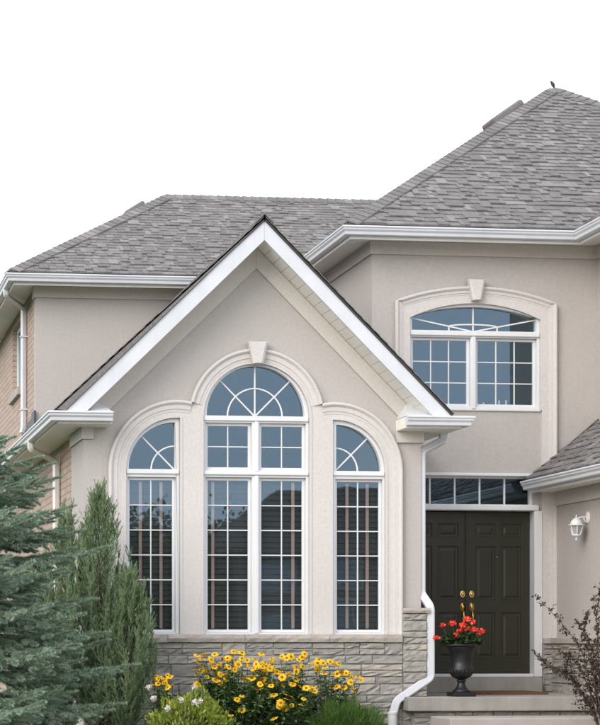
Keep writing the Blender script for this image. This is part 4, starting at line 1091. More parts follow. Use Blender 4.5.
# ------------------------------------------------------------------ wall lantern
yl, _ = px_(588.5, 517, XW)
Lc = Vector((XW - .175, yl + .02, 0)); zc = lambda y: px_(588.5, y, XW)[1]
Lx = XW - .155; Lz = zc(533)
lan = empty('wall_lantern', (XW, yl, zc(520)))
tag(lan, 'white wall lantern with tapered glass panes, right of the front door', 'lantern')
mb = MB(); mb.lathe([(.0, .0), (.062, .0), (.062, .012), (.05, .022), (.03, .03), (0, .034)], (0, 0, 0), 20)
mb.v = [(XW - v[2], yl + v[0], zc(517.5) + v[1] * 1.25) for v in mb.v]; mb.build('back_plate', 'white_vinyl', lan, smooth=True)
mb = MB(); zt = zc(518); mb.tube([(XW - .01, yl, zt), (XW - .06, yl, zt + .012), (XW - .11, yl, zt + .005), (Lx, yl, zt - .02)], [.012, .011, .011, .012], 8); mb.tube([(XW - .015, yl, zt - .05), (XW - .04, yl, zt - .045), (XW - .06, yl, zt - .01), (XW - .05, yl, zt + .012)], .008, 6); mb.build('arm', 'white_vinyl', lan, smooth=True)
zr0, zr1 = zc(525.0), zc(535.5)
mb = MB(); mb.lathe([(.004, .115), (.012, .105), (.007, .088), (.012, .08), (.03, .07), (.058, .045), (.072, .018), (.075, .0), (.10, -.012), (.10, -.02), (.0, -.02)], (Lx, yl, zr0 + .01), 24); mb.build('lamp_cap', 'white_vinyl', lan, smooth=False)
k = 6; rt_, rb_ = .082, .048; zt_, zb_ = zr0 - .008, zr1 - .0
for i in range(k):
    a, b = 2 * math.pi * i / k + .3, 2 * math.pi * (i + 1) / k + .3
    P4 = [(Lx + rt_ * math.cos(a), yl + rt_ * math.sin(a), zt_), (Lx + rt_ * math.cos(b), yl + rt_ * math.sin(b), zt_), (Lx + rb_ * math.cos(b), yl + rb_ * math.sin(b), zb_), (Lx + rb_ * math.cos(a), yl + rb_ * math.sin(a), zb_)]
    n = (Vector(P4[1]) - Vector(P4[0])).cross(Vector(P4[3]) - Vector(P4[0])).normalized()
    mb = MB(); mb.poly3(P4, n * .003); mb.build('glass_panel', 'lantern_glass', lan)
    mb = MB(); mb.tube([P4[0], P4[3]], .0075, 6); mb.build('rib', 'white_vinyl', lan)
mb = MB(); mb.lathe([(0, .012), (.056, .012), (.058, 0), (.045, -.012), (.012, -.02), (.008, -.035), (.014, -.045), (.014, -.055), (.004, -.066), (0, -.07)], (Lx, yl, zb_), 20); mb.build('base_finial', 'white_vinyl', lan, smooth=True)

# ------------------------------------------------------------------ urn, geranium, mat, bird
yu = -.08
ux_, uz_ = PX(461.3, yu), ZSLAB
sc = 1 / (1 / (PX(462, yu) - PX(461, yu)))       # metres per photo pixel
U = empty('urn', (ux_, yu, uz_)); tag(U, 'black cast-iron footed urn on the porch slab holding red flowers', 'urn')
k = sc
mb = MB(); mb.box(ux_ - 11 * k, ux_ + 11 * k, yu - 11 * k, yu + 11 * k, uz_, uz_ + 4.2 * k); mb.build('plinth', 'urn_iron', U, .006)
mb = MB(); mb.lathe([(.0, 4.2), (8.4, 4.2), (8.6, 5.2), (6.5, 7), (4.6, 9.5), (3.6, 12.5), (3.3, 14.3), (4.6, 14.8), (4.6, 15.8), (3.6, 16.2), (0, 16.3)] and [(r_ * k, z * k) for r_, z in ((0, 4.2), (8.4, 4.2), (8.6, 5.4), (6.5, 7), (4.6, 9.5), (3.6, 12.5), (3.3, 14.0), (4.4, 14.4), (4.4, 15.6), (3.4, 16.0), (0, 16.0))], (ux_, yu, uz_), 28); mb.build('stem', 'urn_iron', U, smooth=True)
mb = MB(); mb.lathe([(r_ * k, z * k) for r_, z in ((0, 16.0), (3.6, 16.2), (6.5, 17.6), (9.4, 20), (11.4, 23.5), (11.8, 26.5), (11.2, 28.2), (10.6, 29), (10.5, 34), (10.9, 40), (12.2, 44.5), (14.5, 47.6), (14.2, 48), (9, 46.5), (0, 46.2))], (ux_, yu, uz_), 32); mb.build('bowl', 'urn_iron', U, smooth=True)
mb = MB()
for i in range(18):        # gadroons round the lower bowl
    a = 2 * math.pi * i / 18; mb.tube([(ux_ + r_ * k * math.cos(a), yu + r_ * k * math.sin(a), uz_ + z * k) for r_, z in ((5, 17.0), (8.9, 19.8), (11.1, 23.4), (11.5, 26.2))], [.004, .008, .010, .004], 6)
mb.build('gadroons', 'urn_iron', U, smooth=True)
mb = MB(); mb.lathe([(r_ * k, z * k) for r_, z in ((12.6, 47.0), (17.6, 48.6), (18.6, 49.3), (18.6, 50.1), (17.4, 50.8), (14.0, 50.2), (12.6, 49))], (ux_, yu, uz_), 32); mb.build('rim', 'urn_iron', U, smooth=True)

def rand_unit(n):
    v = rng.normal(size=(n, 3)); return v / np.linalg.norm(v, axis=1, keepdims=True)
def norm(a): return a / np.maximum(np.linalg.norm(a, axis=-1, keepdims=True), 1e-9)
def leaves(P, Dr, Nn, L, Wd, fold=.15):
    """kite leaves: base P, direction Dr, normal Nn, arrays; 2 quads each folded on the midrib"""
    P, Dr = np.asarray(P, float), norm(np.asarray(Dr, float)); Sd = norm(np.cross(Dr, Nn)); Nn = np.cross(Sd, Dr)
    L = np.broadcast_to(L, (len(P),))[:, None]; Wd = np.broadcast_to(Wd, (len(P),))[:, None]
    m1 = P + Dr * L * .45
    a = P; t = P + Dr * L - Nn * L * .12; l_ = m1 + Sd * Wd * .5 + Nn * Wd * fold; r_ = m1 - Sd * Wd * .5 + Nn * Wd * fold; c = P + Dr * L * .5
    V = np.stack([a, l_, t, r_, c], 1).reshape(-1, 3); b = np.arange(len(P))[:, None] * 5
    Fc = np.concatenate([b + np.array([[0, 4, 1]]), b + np.array([[4, 2, 1]]), b + np.array([[0, 3, 4]]), b + np.array([[4, 3, 2]])], 0)
    return V, Fc
def merge(parts):
    Vs, Fs, b = [], [], 0
    for V, Fc in parts: Vs.append(V); Fs.append(Fc + b); b += len(V)
    return np.concatenate(Vs), np.concatenate(Fs)

# geranium
G = empty('geranium', (ux_, yu, uz_ + 49 * k)); tag(G, 'red-flowering geranium with dark leaves growing in the black urn', 'flowers')
n = 420; th = rng.uniform(0, 2 * math.pi, n); rr = .20 * np.sqrt(rng.uniform(0, 1, n)); hh = rng.uniform(0, 1, n)
zz = uz_ + 49 * k + (.03 + .135 * hh) * (1 - (rr / .26) ** 2) + rng.normal(0, .008, n)
P = np.stack([ux_ + rr * np.cos(th) * 1.15, yu + rr * np.sin(th), zz], 1)
Dr = np.stack([np.cos(th), np.sin(th), rng.uniform(-.3, .5, n)], 1) + rng.normal(0, .4, (n, 3)); Nn = np.array([0, 0, 1]) + rng.normal(0, .45, (n, 3))
V, Fc = leaves(P, Dr, Nn, rng.uniform(.04, .07, n), rng.uniform(.045, .07, n), .12); np_mesh('leaves', V, Fc, 'geranium_leaf', G, kind='stuff')
heads = [(452.5, 624, 4.2), (467, 620, 4.4), (463, 626, 3.6), (466, 630, 5.2), (475, 630, 3.4), (456, 636, 2.8), (442.5, 625.5, 2.2), (436.5, 638, 2.2), (479, 634, 2.0), (482, 631, 1.8), (473.5, 622.5, 2.0), (460, 631, 2.2)]
stm = MB()
for hx, hy, hr in heads:
    yy = yu + random.uniform(-.14, .02); c = Vector((PX(hx, yy), yy, PZ(hx, hy, yy))); r_ = hr * k * 1.2
    q = rand_unit(int(18 + hr * 10)); q[:, 2] = np.abs(q[:, 2]) * .8 - .15
    P = np.array(c) + q * r_ * .75
    V, Fc = leaves(P - q * .004, norm(rng.normal(size=q.shape)), q, .032, .03, -.1); np_mesh('flower_head', V, Fc, 'red_petal', G)
    stm.tube([(ux_ + (c.x - ux_) * .3, yu, uz_ + 50 * k), (ux_ + (c.x - ux_) * .7, (yu + c.y) / 2, uz_ + 55 * k), c], .004, 5)
stm.build('stems', 'green_stem', G)
# mat
ym0, ym1 = YT - 1.15, YT - .36
mb = MB(); mb.box(PX(474, ym0), PX(548.5, ym0), ym0, ym1, ZSLAB + .001, ZSLAB + .03); o = mb.build('door_mat', 'coir', bevel=.006); tag(o, 'brown coir mat lying before the double front door', 'mat')
# bird on the peak
B = pk + Vector((-.0, 0, .06)); bl = .0
BK = .52
bx = lambda dx, dz: (B.x + dx * BK, B.y, B.z + dz * BK)
bird = empty('bird', tuple(B)); tag(bird, 'small dark bird perched on the very peak of the roof', 'bird')
mb = MB(); pts = [bx(.055, -.04), bx(.04, .01), bx(.015, .055), bx(-.012, .10), bx(-.028, .125), bx(-.045, .140), bx(-.062, .148)]
mb.tube(pts, [.005, .020, .026, .024, .017, .015, .005], 12, up=(0, 1, 0)); mb.tube([bx(-.056, .147), bx(-.085, .150)], [.008, .001], 6, up=(0, 1, 0)); mb.build('body', 'bird_feather', bird, smooth=True)
mb = MB(); mb.poly3([bx(.035, .0), bx(.055, .01), bx(.105, -.085), bx(.085, -.095)], (0, .02, 0)); mb.build('tail', 'bird_feather', bird)
for s in (-1, 1):
    mb = MB(); mb.tube([(B.x + .015, B.y + s * .015, B.z + .03), (B.x + .018, B.y + s * .018, B.z - .025)], .004, 5); mb.build('leg', 'bird_feather', bird)

# ------------------------------------------------------------------ conifers
def twig_template(n, L, nl, seed):
    """needle shoot along +X: returns V, F"""
    g = np.random.default_rng(seed); t = g.uniform(0, 1, n) ** .75; a = g.uniform(0, 2 * math.pi, n)
    ax = np.stack([t * L, 0 * t, 0 * t], 1); rad = np.stack([0 * a, np.cos(a), np.sin(a)], 1)
    d = norm(rad + np.stack([.45 + 1.1 * t ** 6, 0 * t, .2 + 0 * t], 1) + g.normal(0, .12, (n, 3))); l = nl * g.uniform(.75, 1.15, n)[:, None] * (1 - .25 * t[:, None] ** 3)
    sd = norm(np.cross(d, rad + .01)) * .0036
    V = np.stack([ax - sd, ax + sd, ax + d * l], 1).reshape(-1, 3); Fc = np.arange(n * 3).reshape(-1, 3)
    return V, Fc
def place(T, O, X, Zup, s):
    V, Fc = T; X = norm(np.array(X, float)); Y = norm(np.cross(Zup, X)); Z = np.cross(X, Y)
    return V @ np.stack([X, Y, Z]) * s + O, Fc
def spruce(loc, prof, label):
    t = empty('spruce_tree', loc); tag(t, label, 'tree'); L0 = Vector(loc); ht = prof[-1][0]
    mb = MB(); mb.tube([(L0.x, L0.y, L0.z - .1), (L0.x + .01, L0.y, L0.z + ht * .5), (L0.x, L0.y, L0.z + ht)], [.07, .045, .008], 10); mb.build('trunk', 'bark', t)
    zs_, rs_ = zip(*prof); T = [twig_template(210, .19, .036, s) for s in range(5)]; T2 = [twig_template(150, .135, .035, 20 + s) for s in range(4)]
    parts = []; br = MB(); z = .15
    while z < ht - .12:
        nb = 10; ph = random.uniform(0, 2 * math.pi)
        for i in range(nb):
            a = ph + 2 * math.pi * i / nb + random.uniform(-.25, .25); zb = z + random.uniform(-.07, .07)
            rr_ = np.interp(zb, zs_, rs_) * random.uniform(.74, 1.08)
            if math.sin(a) > .8 or math.cos(a) < -.6: continue      # boughs hidden behind the tree
            d = np.array([math.cos(a), math.sin(a), 0]); rise = random.uniform(-.22, -.06) * rr_ + .16 * rr_ * (zb / ht)
            sag = random.uniform(.02, .05) * rr_
            def cur(s): return np.array(L0) + d * rr_ * s + np.array([0, 0, zb + rise * s - sag * math.sin(math.pi * min(1, s * .9)) + .055 * rr_ * s ** 4])
            pts = [cur(s) for s in np.linspace(0, 1, 8)]
            br.tube([tuple(p) for p in pts], list(np.linspace(.02, .005, 8)), 5)
            side = np.array([-d[1], d[0], 0]); s = .30; k_ = random.randint(0, 1)
            while s < .97:
                c = cur(s); fw = norm(cur(min(1, s + .02)) - cur(s - .02)); sg = 1 if k_ % 2 == 0 else -1
                ln = .11 + (1 - s) * .42 * rr_ * random.uniform(.75, 1.1)
                tw = norm(fw * 1.0 + side * sg * .62 + np.array([0, 0, random.uniform(-.16, .12)])); m_ = max(1, round(ln / .17))
                for j in range(m_):
                    o_ = c + tw * ln * j / m_ - np.array([0, 0, .03 * math.sin(math.pi * j / m_)])
                    parts.append(place(random.choice(T), o_, tw + np.array([0, 0, .12 * (j - m_ / 2) / m_]), (0, 0, 1), ln / m_ / .19 * 1.08))
                    for sg2 in (-1, 1):
                        if random.random() < .75:
                            d2 = norm(tw * 1.0 + np.cross((0, 0, 1), tw) * sg2 * .6 + np.array([0, 0, random.uniform(-.35, .2)]))
                            parts.append(place(random.choice(T2), o_ + tw * .05, d2, (0, 0, 1), random.uniform(.75, 1.15)))
                if random.random() < .6:
                    parts.append(place(random.choice(T2), c, norm(fw + np.array([0, 0, random.choice((-.9, -.6, .5))])), (0, 1, 0), random.uniform(.8, 1.1)))
                s += .105 / rr_ * random.uniform(.8, 1.2); k_ += 1
            s0 = .3
            while s0 < 1.0:
                parts.append(place(random.choice(T), cur(s0), norm(cur(min(1, s0 + .1)) - cur(s0) + 1e-6), (0, 0, 1), 1.0)); s0 += .16 / rr_
            parts.append(place(random.choice(T), cur(1), norm(cur(1) - cur(.92)), (0, 0, 1), random.uniform(.9, 1.2)))
        z += .135
    V, Fc = merge(parts); print('spruce tris', len(Fc)); br.build('branches', 'bark', t, recalc=False); np_mesh('crown', V, Fc, 'spruce_needle', t)
    return t
ysp = -4.5
xsp = PX(-60, ysp)
zsp = gz(ysp)
spruce((xsp, ysp, zsp), [(0, 1.64), (.4, 1.64), (.95, 1.58), (1.35, 1.46), (1.8, 1.33), (2.2, 1.18), (2.55, 1.0), (2.85, .6), (3.15, .03)], 'blue-green spruce with layered boughs at the left edge')

def juniper(loc, ht, rad, label, n_br, lean=0.0, seed=1):
    t = empty('juniper', loc); tag(t, label, 'shrub', 'upright junipers by the side window'); g = np.random.default_rng(seed); L0 = np.array(loc, float)
    mb = MB(); mb.tube([(L0[0], L0[1], L0[2] - .05), (L0[0] + lean * .5, L0[1], L0[2] + ht * .5), (L0[0] + lean, L0[1], L0[2] + ht * .8)], [.035, .02, .004], 8)
    Vs = []
    low = int(n_br * .4)
    for i in range(-low, n_br):
        f = .03 + .9 * (i + g.uniform(0, 1)) / n_br if i >= 0 else g.uniform(0, .22); a = g.uniform(0, 2 * math.pi)
        env = rad * (1 - f) ** 1.0 * min(1, .7 + 1.6 * f) * g.uniform(.6, 1.55) + .02
        z0 = ht * f * .88; o = L0 + np.array([lean * f, 0, z0])
        ln = min(ht - z0 - (.10 if f < .8 else .0), env * g.uniform(1.6, 2.6) + .14)
        out_ = np.array([math.cos(a), math.sin(a), 0])
        bend = g.uniform(.25, .6)
        if i < 0: env = rad * g.uniform(.35, .95); ln = g.uniform(.25, .5); z0 = ht * f * .6; o = L0 + np.array([0, 0, z0]); bend = .7
        def cur(s_): return o + out_ * env * (1 - (1 - s_) ** 1.7) + np.array([0, 0, 1]) * ln * (s_ * (1 - bend) + bend * s_ ** 1.6)
        if i % 2 == 0: mb.tube([tuple(cur(q)) for q in (0, .3, .6, .9)], [.008, .006, .004, .002], 4)
        ns = int(9 + ln * 34)
        for q in range(ns):
            s_ = g.uniform(.08, 1.0) ** .8; c = cur(s_); tg = norm(cur(min(1.02, s_ + .03)) - cur(s_ - .03))
            d = norm(tg * 1.0 + g.normal(0, .36, 3) + np.array([0, 0, .45])); l0 = g.uniform(.06, .20) * (1.1 - .3 * s_); m_ = 28
            tt = g.uniform(0, 1, m_); ang = g.uniform(0, 2 * math.pi, m_); e1 = norm(np.cross(d, [.3, .7, .1])); e2 = np.cross(d, e1)
            p = c + d * (tt * l0)[:, None]
            dr = norm(d * 1.2 + (e1 * np.cos(ang)[:, None] + e2 * np.sin(ang)[:, None]) * .5 + g.normal(0, .1, (m_, 3)))
            l = g.uniform(.025, .06, m_)[:, None] * (1 - .4 * tt[:, None]); sd = norm(np.cross(dr, g.normal(size=(m_, 3)))) * .0032
            Vs.append(np.stack([p - sd, p + sd, p + dr * l], 1).reshape(-1, 3))
    V = np.concatenate(Vs); mb.build('stems', 'bark', t, recalc=False); np_mesh('foliage', V, np.arange(len(V)).reshape(-1, 3), 'juniper_leaf', t)
def jp(px, ytop, Y): return PX(px, Y), PZ(px, ytop, Y)
for (px, yt, Y, rad, lab, n_, lean, sd_) in ((99, 464, -.75, .40, 'tallest upright juniper, its tip before the stucco corner', 115, .0, 3), (68, 490, -.55, .33, 'upright juniper in front of the cream downspout', 90, -.02, 4), (127, 566, -1.0, .33, 'lower upright juniper overlapping the foot of the left window', 90, .03, 5), (38, 555, -1.2, .38, 'low juniper half hidden behind the spruce boughs', 70, 0, 6)):
    X, Z = jp(px, yt, Y); juniper((X, Y, 0), Z + .05, rad, lab, n_, lean, sd_)

# ------------------------------------------------------------------ flowering plants
def daisy_mesh(nam, seed):
    g = np.random.default_rng(seed); mb = MB(); np_ = 12
    for i in range(np_):
        a = 2 * math.pi * i / np_ + g.uniform(-.08, .08); L = .045 * g.uniform(.9, 1.08); w = .0095; dz = g.uniform(-.006, .003)
        c, s = math.cos(a), math.sin(a); f = lambda r_, t_, z: (c * r_ - s * t_, s * r_ + c * t_, z)
        mb.add([f(.008, 0, .003), f(L * .5, -w, .005), f(L * .9, -w * .8, .002 + dz), f(L, 0, dz), f(L * .9, w * .8, .002 + dz), f(L * .5, w, .005)], [(0, 1, 2, 3, 4, 5)])
    return mb
DA = []
for s in range(3):
    mb = daisy_mesh('flower', s); me = bpy.data.meshes.new('flower'); me.from_pydata(mb.v, [], mb.f)
    b0 = MB(); b0.ball((0, 0, .006), (.0145, .0145, .010), 10, 5); nf = len(me.polygons)
    v = mb.v + b0.v; f = mb.f + [tuple(i + len(mb.v) for i in q) for q in b0.f]
    me.clear_geometry(); me.from_pydata(v, [], f); me.materials.append(MATS['yellow_petal']); me.materials.append(MATS['orange_disc'])
    me.polygons.foreach_set('material_index', [0] * nf + [1] * len(b0.f)); DA.append(me)
def c1_(L): return [(190 + x / 5.4545, 640 + y / 5.4545) for x, y in L]
def c2_(L): return [(250 + x / 4, 620 + y / 4) for x, y in L]
fl = c1_([(38,198),(93,203),(68,105),(60,140),(62,168),(97,170),(115,108),(113,128),(135,80),(145,188),(158,133),(183,185),(137,220),(198,212),(185,102),(205,100),(210,147),(190,155),(237,65),(262,133),(245,163),(282,72),(312,112),(283,102),(390,78),(362,128),(395,148),(348,158),(300,212),(338,210),(325,247),(382,243),(410,128),(447,112),(435,157),(460,148),(365,185),(405,178),(372,220),(398,215),(410,243),(440,247),(282,307),(282,384),(457,301),(493,342),(222,412),(40,85),(75,80)])
fr_ = c2_([(45,137),(25,177),(88,160),(128,147),(163,147),(195,160),(218,137),(210,187),(185,207),(120,203),(108,208),(148,215),(183,238),(95,258),(132,262),(145,300),(168,310),(122,332),(138,353),(167,343),(215,317),(203,340),(97,395),(200,268),(225,273),(255,268),(258,285),(80,185),(60,200)])
f3 = c2_([(275,160),(293,173),(320,168),(355,176),(283,203),(262,192),(320,214),(365,210),(385,213),(400,213),(400,228),(402,250),(325,267),(377,271),(432,228),(447,242),(415,282),(300,190),(340,172)])
def daisy_plant(name, fls, cx, Yc, hw, hd, htop, n_leaf, label, seed, size=1.0):
    g = np.random.default_rng(seed); X0 = PX(cx, Yc); t = empty(name, (X0, Yc, 0)); tag(t, label, 'flowers', 'yellow daisies below the arched windows')
    st = MB(); LP, LD, LN, LL = [], [], [], []; pl = Vector((X0, Yc, 0)); tips = []
    fls = list(fls) + [(fx + g.normal(0, 5.5), fy + abs(g.normal(0, 5)) - 1) for fx, fy in fls if g.random() < .62]
    for (fx, fy) in fls:
        Y = Yc - g.uniform(.05, .32) - max(0, fy - 668) * .006; X, Z = PX(fx, Y), PZ(fx, fy, Y); tips.append((X, Y, Z))
        o = bpy.data.objects.new('flower', DA[int(g.integers(3))]); COL.objects.link(o); o.parent = t; o.location = Vector((X, Y, Z)) - pl
        tilt = g.uniform(.25, 1.3); az = g.normal(0, .8)
        o.rotation_euler = (tilt, g.normal(0, .15), az); o.scale = [size * g.uniform(.68, 1.15)] * 3
    for i in range(int(n_leaf / 26)):
        X = X0 + g.uniform(-hw, hw); Y = Yc + g.uniform(-hd, hd); tips.append((X, Y, htop * g.uniform(.7, .93) * (1 - .25 * abs(X - X0) / hw)))
    for (X, Y, Z) in tips:
        bx_ = X0 + (X - X0) * .45 + g.normal(0, .05); by_ = Yc + (Y - Yc) * .5
        P = [np.array((bx_, by_, 0)), np.array((bx_ + (X - bx_) * .45, by_ + (Y - by_) * .5, Z * .55)), np.array((X, Y + .006, Z - .006))]
        st.tube([tuple(p) for p in P], [.005, .004, .0025], 4)
        m_ = int(34 * Z / .8)
        for j in range(m_):
            s = g.uniform(.12, .93); p = P[0] * (1 - s) ** 2 + P[1] * 2 * s * (1 - s) + P[2] * s * s if False else (P[0] + (P[1] - P[0]) * s * 2 if s < .5 else P[1] + (P[2] - P[1]) * (s * 2 - 1))
            a = g.uniform(0, 2 * math.pi); LP.append(p); LD.append((math.cos(a), math.sin(a), g.uniform(-.45, .5))); LN.append((g.normal(0, .35), g.normal(0, .35), 1)); LL.append(g.uniform(.07, .125) * (1.1 - .5 * s))
    st.build('stems', 'green_stem', t, recalc=False)
    LL = np.array(LL); V, Fc = leaves(LP, LD, np.array(LN), LL, LL * .42, .12); np_mesh('leaves', V, Fc, 'daisy_leaf', t, kind='stuff')
daisy_plant('daisy_plant', fl, 235, -.80, .50, .22, .74, 1100, 'large mound of yellow daisies below the central window', 21)
daisy_plant('daisy_plant', fr_, 282, -.76, .36, .22, .74, 800, 'yellow daisies between the large mound and the right-hand stems', 22)
daisy_plant('daisy_plant', f3, 328, -.66, .32, .18, .66, 380, 'sparse rightmost yellow daisies standing against the stone base', 23)
f4 = [(130 + x / 4, 620 + y / 4) for x, y in [(105,228),(130,232),(150,222),(140,240),(98,262),(120,243),(150,270),(165,330),(112,236),(160,228)]]
daisy_plant('daisy_plant', f4, 164, -.9, .14, .12, .5, 160, 'small clump of yellow daisies between juniper and lime-green bush', 24, .85)

def mound(name, label, cx, Yc, hw, hd, top, n, mat, lmin, lmax, wr, seed, upr=.5, cat='shrub'):
    g = np.random.default_rng(seed); X0 = PX(cx, Yc); t = empty(name, (X0, Yc, 0)); tag(t, label, cat)
    q = g.normal(size=(n, 3)); q /= np.linalg.norm(q, axis=1, keepdims=True); q[:, 2] = np.abs(q[:, 2]); rad = g.uniform(.5, 1.06, n)[:, None] ** .5
    lump = 1 + .13 * np.sin(q[:, :1] * 9 + seed) * np.cos(q[:, 1:2] * 7) + .08 * np.sin(q[:, 2:] * 13 + q[:, :1] * 5)
    P = np.array([X0, Yc, 0]) + q * rad * lump * np.array([hw, hd, top]); Dr = q + np.array([0, 0, upr]) + g.normal(0, .4, (n, 3)); Nn = q + np.array([0, 0, .6]) + g.normal(0, .3, (n, 3))
    L = g.uniform(lmin, lmax, n); V, Fc = leaves(P, Dr, Nn, L, L * wr, .12); np_mesh('leaves', V, Fc, mat, t, kind='stuff')
    st = MB()
    for i in range(26):
        p = P[int(g.integers(n))]; st.tube([(X0 + (p[0] - X0) * .2, Yc + (p[1] - Yc) * .2, 0), tuple((p + np.array([X0, Yc, 0])) / 2 + np.array([0, 0, .08])), tuple(p)], [.007, .005, .002], 4)
    st.build('stems', 'bark', t, recalc=False)
    return t, P
lime, LPs = mound('lime_shrub', 'lime-green leafy bush with cream blossoms in front of the daisies', 190, -1.5, .45, .34, .46, 2600, 'lime_leaf', .035, .065, .42, 31, .9)
for (x, y, r_) in ((148.7, 687.5, 3.6), (153.7, 699, 4.0), (181.2, 700, 3.0), (193.7, 687.5, 3.2), (167.5, 708.7, 3.2), (195, 703, 4.6), (200, 701.5, 3.4)):
    Y = -1.72; c = np.array((PX(x, Y), Y, PZ(x, y, Y))); q = rand_unit(70); P = c + q * r_ * .0108 * .55
    V, Fc = leaves(P, norm(rng.normal(size=q.shape)), q, .026, .026, -.1); np_mesh('blossom', V, Fc, 'cream_petal', lime)
    st = MB(); st.tube([(c[0] * .6 + PX(192, -1.5) * .4, -1.5, .3), (c[0], -1.68, c[2] - .1), tuple(c)], .004, 4); st.build('flower_stalk', 'green_stem', lime, recalc=False)
# feathery low plant at the foot of the stone wall
g = np.random.default_rng(41); n = 9000; X0, Y0 = PX(346, -.95), -.95
ft = empty('feathery_shrub', (X0, Y0, 0)); tag(ft, 'low feathery bright green shrub beside the drain pipe', 'shrub')
q = g.normal(size=(n, 3)); q /= np.linalg.norm(q, axis=1, keepdims=True); q[:, 2] = np.abs(q[:, 2]); P = np.array([X0, Y0, 0]) + q * np.array([.46, .3, .36]) * g.uniform(.3, 1.0, (n, 1)) ** .5 * (1 + .15 * np.sin(q[:, :1] * 11))
d = norm(q * .7 + np.array([0, 0, .7]) + g.normal(0, .35, (n, 3))); l = g.uniform(.03, .12, n)[:, None]; sd = norm(np.cross(d, g.normal(size=(n, 3)))) * .0026
V = np.stack([P - sd, P + sd, P + d * l], 1).reshape(-1, 3); np_mesh('foliage', V, np.arange(len(V)).reshape(-1, 3), 'fern_leaf', ft, kind='stuff')
st = MB()
for i in range(60):
    p = P[int(g.integers(n))]; st.tube([(X0 + (p[0] - X0) * .2, Y0, 0), tuple(p)], [.004, .002], 4)
st.build('stems', 'green_stem', ft, recalc=False)
# low dark ground cover under the plants
mound('leafy_perennial', 'dark leafy clump between the lime bush and the daisies', 226, -.72, .40, .22, .52, 1500, 'daisy_leaf', .07, .12, .36, 51, .1)
mound('leafy_perennial', 'dark leafy clump in front of the middle daisies', 285, -.68, .42, .22, .52, 1500, 'daisy_leaf', .07, .12, .36, 52, .1)

# purple-leaved shrub at the right
def purple_shrub():
    Y0 = -1.75; g = np.random.default_rng(61); X0 = PX(607, Y0); z0 = 0.0
    t = empty('purple_shrub', (X0, Y0, 0)); tag(t, 'dark purple-leaved shrub arching over the porch at the right edge', 'shrub')
    stems = [[(600, 745), (592, 700), (585, 655), (566, 628), (539, 599)], [(602, 745), (590, 705), (572, 676), (552, 668), (536, 655)], [(604, 745), (597, 690), (590, 655), (583, 630), (587, 612)],
             [(606, 745), (600, 690), (598, 650), (596, 612), (602, 585)], [(600, 745), (594, 715), (580, 690), (565, 672), (570, 655)], [(603, 745), (604, 700), (607, 650), (603, 612)],
             [(608, 745), (615, 690), (622, 640), (618, 600)], [(604, 745), (596, 700), (596, 668), (590, 640), (578, 622)], [(610, 745), (625, 700), (636, 660)],
             [(602, 745), (590, 690), (577, 662), (560, 650)], [(604, 745), (600, 705), (592, 676), (600, 640), (593, 600)]]
    st = MB(); LP, LD, LN = [], [], []
    for S_ in stems:
        k = len(S_); yo = g.uniform(-.25, .25)
        P = [np.array((PX(x, Y0 + yo * i / k), Y0 + yo * i / k, max(z0, PZ(x, y, Y0 + yo * i / k)))) for i, (x, y) in enumerate(S_)]
        Q = []
        for i in range(k - 1):
            for s in np.linspace(0, 1, 6)[:-1]: Q.append(P[i] + (P[i + 1] - P[i]) * s)
        Q.append(P[-1]); Q = np.array(Q)
        for _ in range(3): Q[1:-1] = (Q[:-2] + 2 * Q[1:-1] + Q[2:]) / 4
        st.tube([tuple(p) for p in Q], list(np.linspace(.009, .002, len(Q))), 5)
        for i in range(4, len(Q)):
            d0 = norm(Q[i] - Q[i - 1])
            def put(p, d, m_):
                for _ in range(m_):
                    LP.append(p + g.normal(0, .008, 3)); LD.append(d * .5 + g.normal(0, .6, 3)); LN.append(np.array([0, -.4, .8]) + g.normal(0, .5, 3))
            put(Q[i], d0, 8)
            for _q in range(2):
                sd = norm(d0 * .6 + g.normal(0, .7, 3)); ln = g.uniform(.05, .16) * (1.15 - i / len(Q) * .7); e = Q[i] + sd * ln
                st.tube([tuple(Q[i]), tuple(e)], [.003, .0015], 4)
                for s in np.linspace(.25, 1, int(ln / .02)): put(Q[i] + sd * ln * s, sd, 2)
    st.build('stems', 'bark', t, recalc=False)
    L = g.uniform(.022, .043, len(LP)); V, Fc = leaves(LP, np.array(LD), np.array(LN), L, L * .62, .12); np_mesh('leaves', V, Fc, 'purple_leaf', t, kind='stuff')
purple_shrub()

# ------------------------------------------------------------------ across the street (seen only mirrored in the glass)
def tree(loc, ht, rad, label, seed, n=5000):
    t = empty('street_tree', loc); tag(t, label, 'tree', 'trees across the street'); g = np.random.default_rng(seed); L0 = np.array(loc, float)
    mb = MB(); mb.tube([tuple(L0 - [0, 0, .2]), tuple(L0 + [.05, 0, ht * .4]), tuple(L0 + [0, 0, ht * .85])], [.16, .11, .03], 8)
    cl = [L0 + np.array([g.normal(0, rad * .42), g.normal(0, rad * .42), ht * g.uniform(.38, .92)]) for _ in range(16)]
    for c in cl: mb.tube([tuple(L0 + [0, 0, ht * .3]), tuple((L0 + [0, 0, ht * .5]) * .5 + c * .5), tuple(c)], [.05, .035, .012], 5)
    mb.build('trunk', 'bark', t, recalc=False)
    P = np.concatenate([c + g.normal(0, rad * .24, (n // 16, 3)) for c in cl]); m_ = len(P)
    V, Fc = leaves(P, g.normal(size=(m_, 3)), np.array([0, 0, 1]) + g.normal(0, .6, (m_, 3)), .24, .15, .1); np_mesh('crown', V, Fc, 'tree_leaf', t)
YO = -48.0; TD = D0 - YO                    # mirrored path length to that front
def mir_pt(x, y, Y=YO):                     # point across the street that shows at photo pixel (x, y) in the bay glass
    Yv = -Y                                 # mirrored depth
    X, Z = py_(x, y, Yv); return X, Z
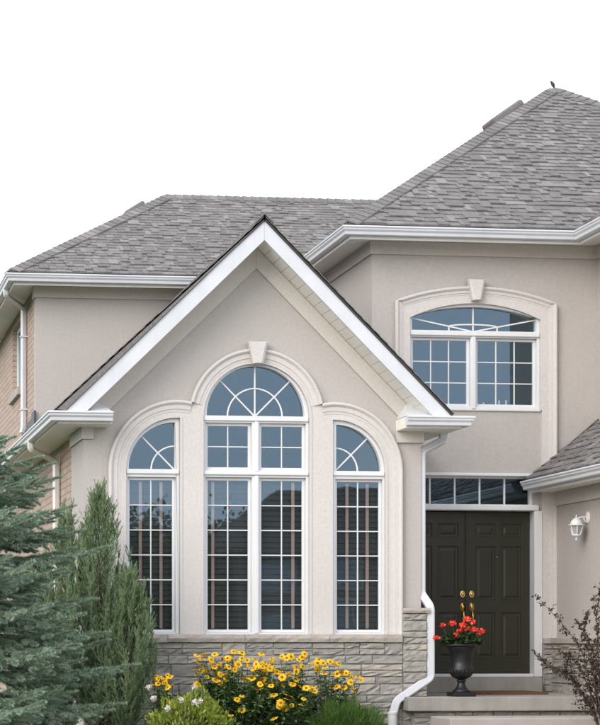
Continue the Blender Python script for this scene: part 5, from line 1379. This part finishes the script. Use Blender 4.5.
xa, ze_ = mir_pt(222, 556); xb = xa + 13.0; _, zr_p = mir_pt(262, 476)
print('opposite house', xa, ze_, zr_p)
OHs = empty('opposite_house', ((xa + xb) / 2, YO - 4, -.62)); tag(OHs, 'dark hip-roofed brick house across the street, mirrored in the lower window panes', 'house')
mb = MB(); mb.box(xa + .4, xb - .4, YO - 9, YO, -.8, ze_); mb.build('wall', 'far_brick', OHs)
e = .0
ya_, yb_ = YO + .4, YO - 9.4; ym_ = (ya_ + yb_) / 2; hr_ = 3.2
mb = MB(); mb.add([(xa, ya_, ze_), (xb, ya_, ze_), (xb, yb_, ze_), (xa, yb_, ze_), (xa + hr_, ym_, zr_p), (xb - hr_, ym_, zr_p)], [(0, 1, 5, 4), (1, 2, 5), (2, 3, 4, 5), (3, 0, 4), (3, 2, 1, 0)]); mb.build('roof', 'far_roof', OHs)
for (wx0, wz0_, ww, wh) in ((xa + 1.2, .6, 1.6, 1.5), (xa + 4.0, .6, 1.0, 2.1), (xa + 1.4, 3.0, 1.4, 1.2), (xa + 4.2, 3.0, 1.0, 1.2)):
    if wz0_ + wh > ze_: continue
    wn = empty('window', (wx0, YO, wz0_), OHs)
    mb = MB(); mb.prism(rect(wx0, wx0 + ww, wz0_, wz0_ + wh), YO + .001, YO + .06, [rect(wx0 + .08, wx0 + ww - .08, wz0_ + .08, wz0_ + wh - .08)]); mb.build('frame', 'far_trim', wn)
    mb = MB(); mb.box(wx0 + .08, wx0 + ww - .08, YO + .002, YO + .02, wz0_ + .08, wz0_ + wh - .08); mb.build('pane', 'glass', wn)
mb = MB(); mb.box(xa + 6.3, xb - 1.0, YO + .001, YO + .08, -.6, 1.75); mb.build('garage_door', 'far_garage', OHs, .02)
for i, (px, ptop, Y) in enumerate(((140, 522, -43), (176, 548, -50), (112, 560, -46), (90, 530, -52), (208, 530, -56))):
    X, Z = mir_pt(px, ptop, Y); tree((X, Y, -.62), Z + .62, 2.1, ['bushy street tree mirrored in the left window', 'smaller street tree left of the opposite house', 'rounded street tree farther left across the road', 'tall street tree at the far left across the road', 'tree standing behind the corner of the opposite house'][i], 70 + i)
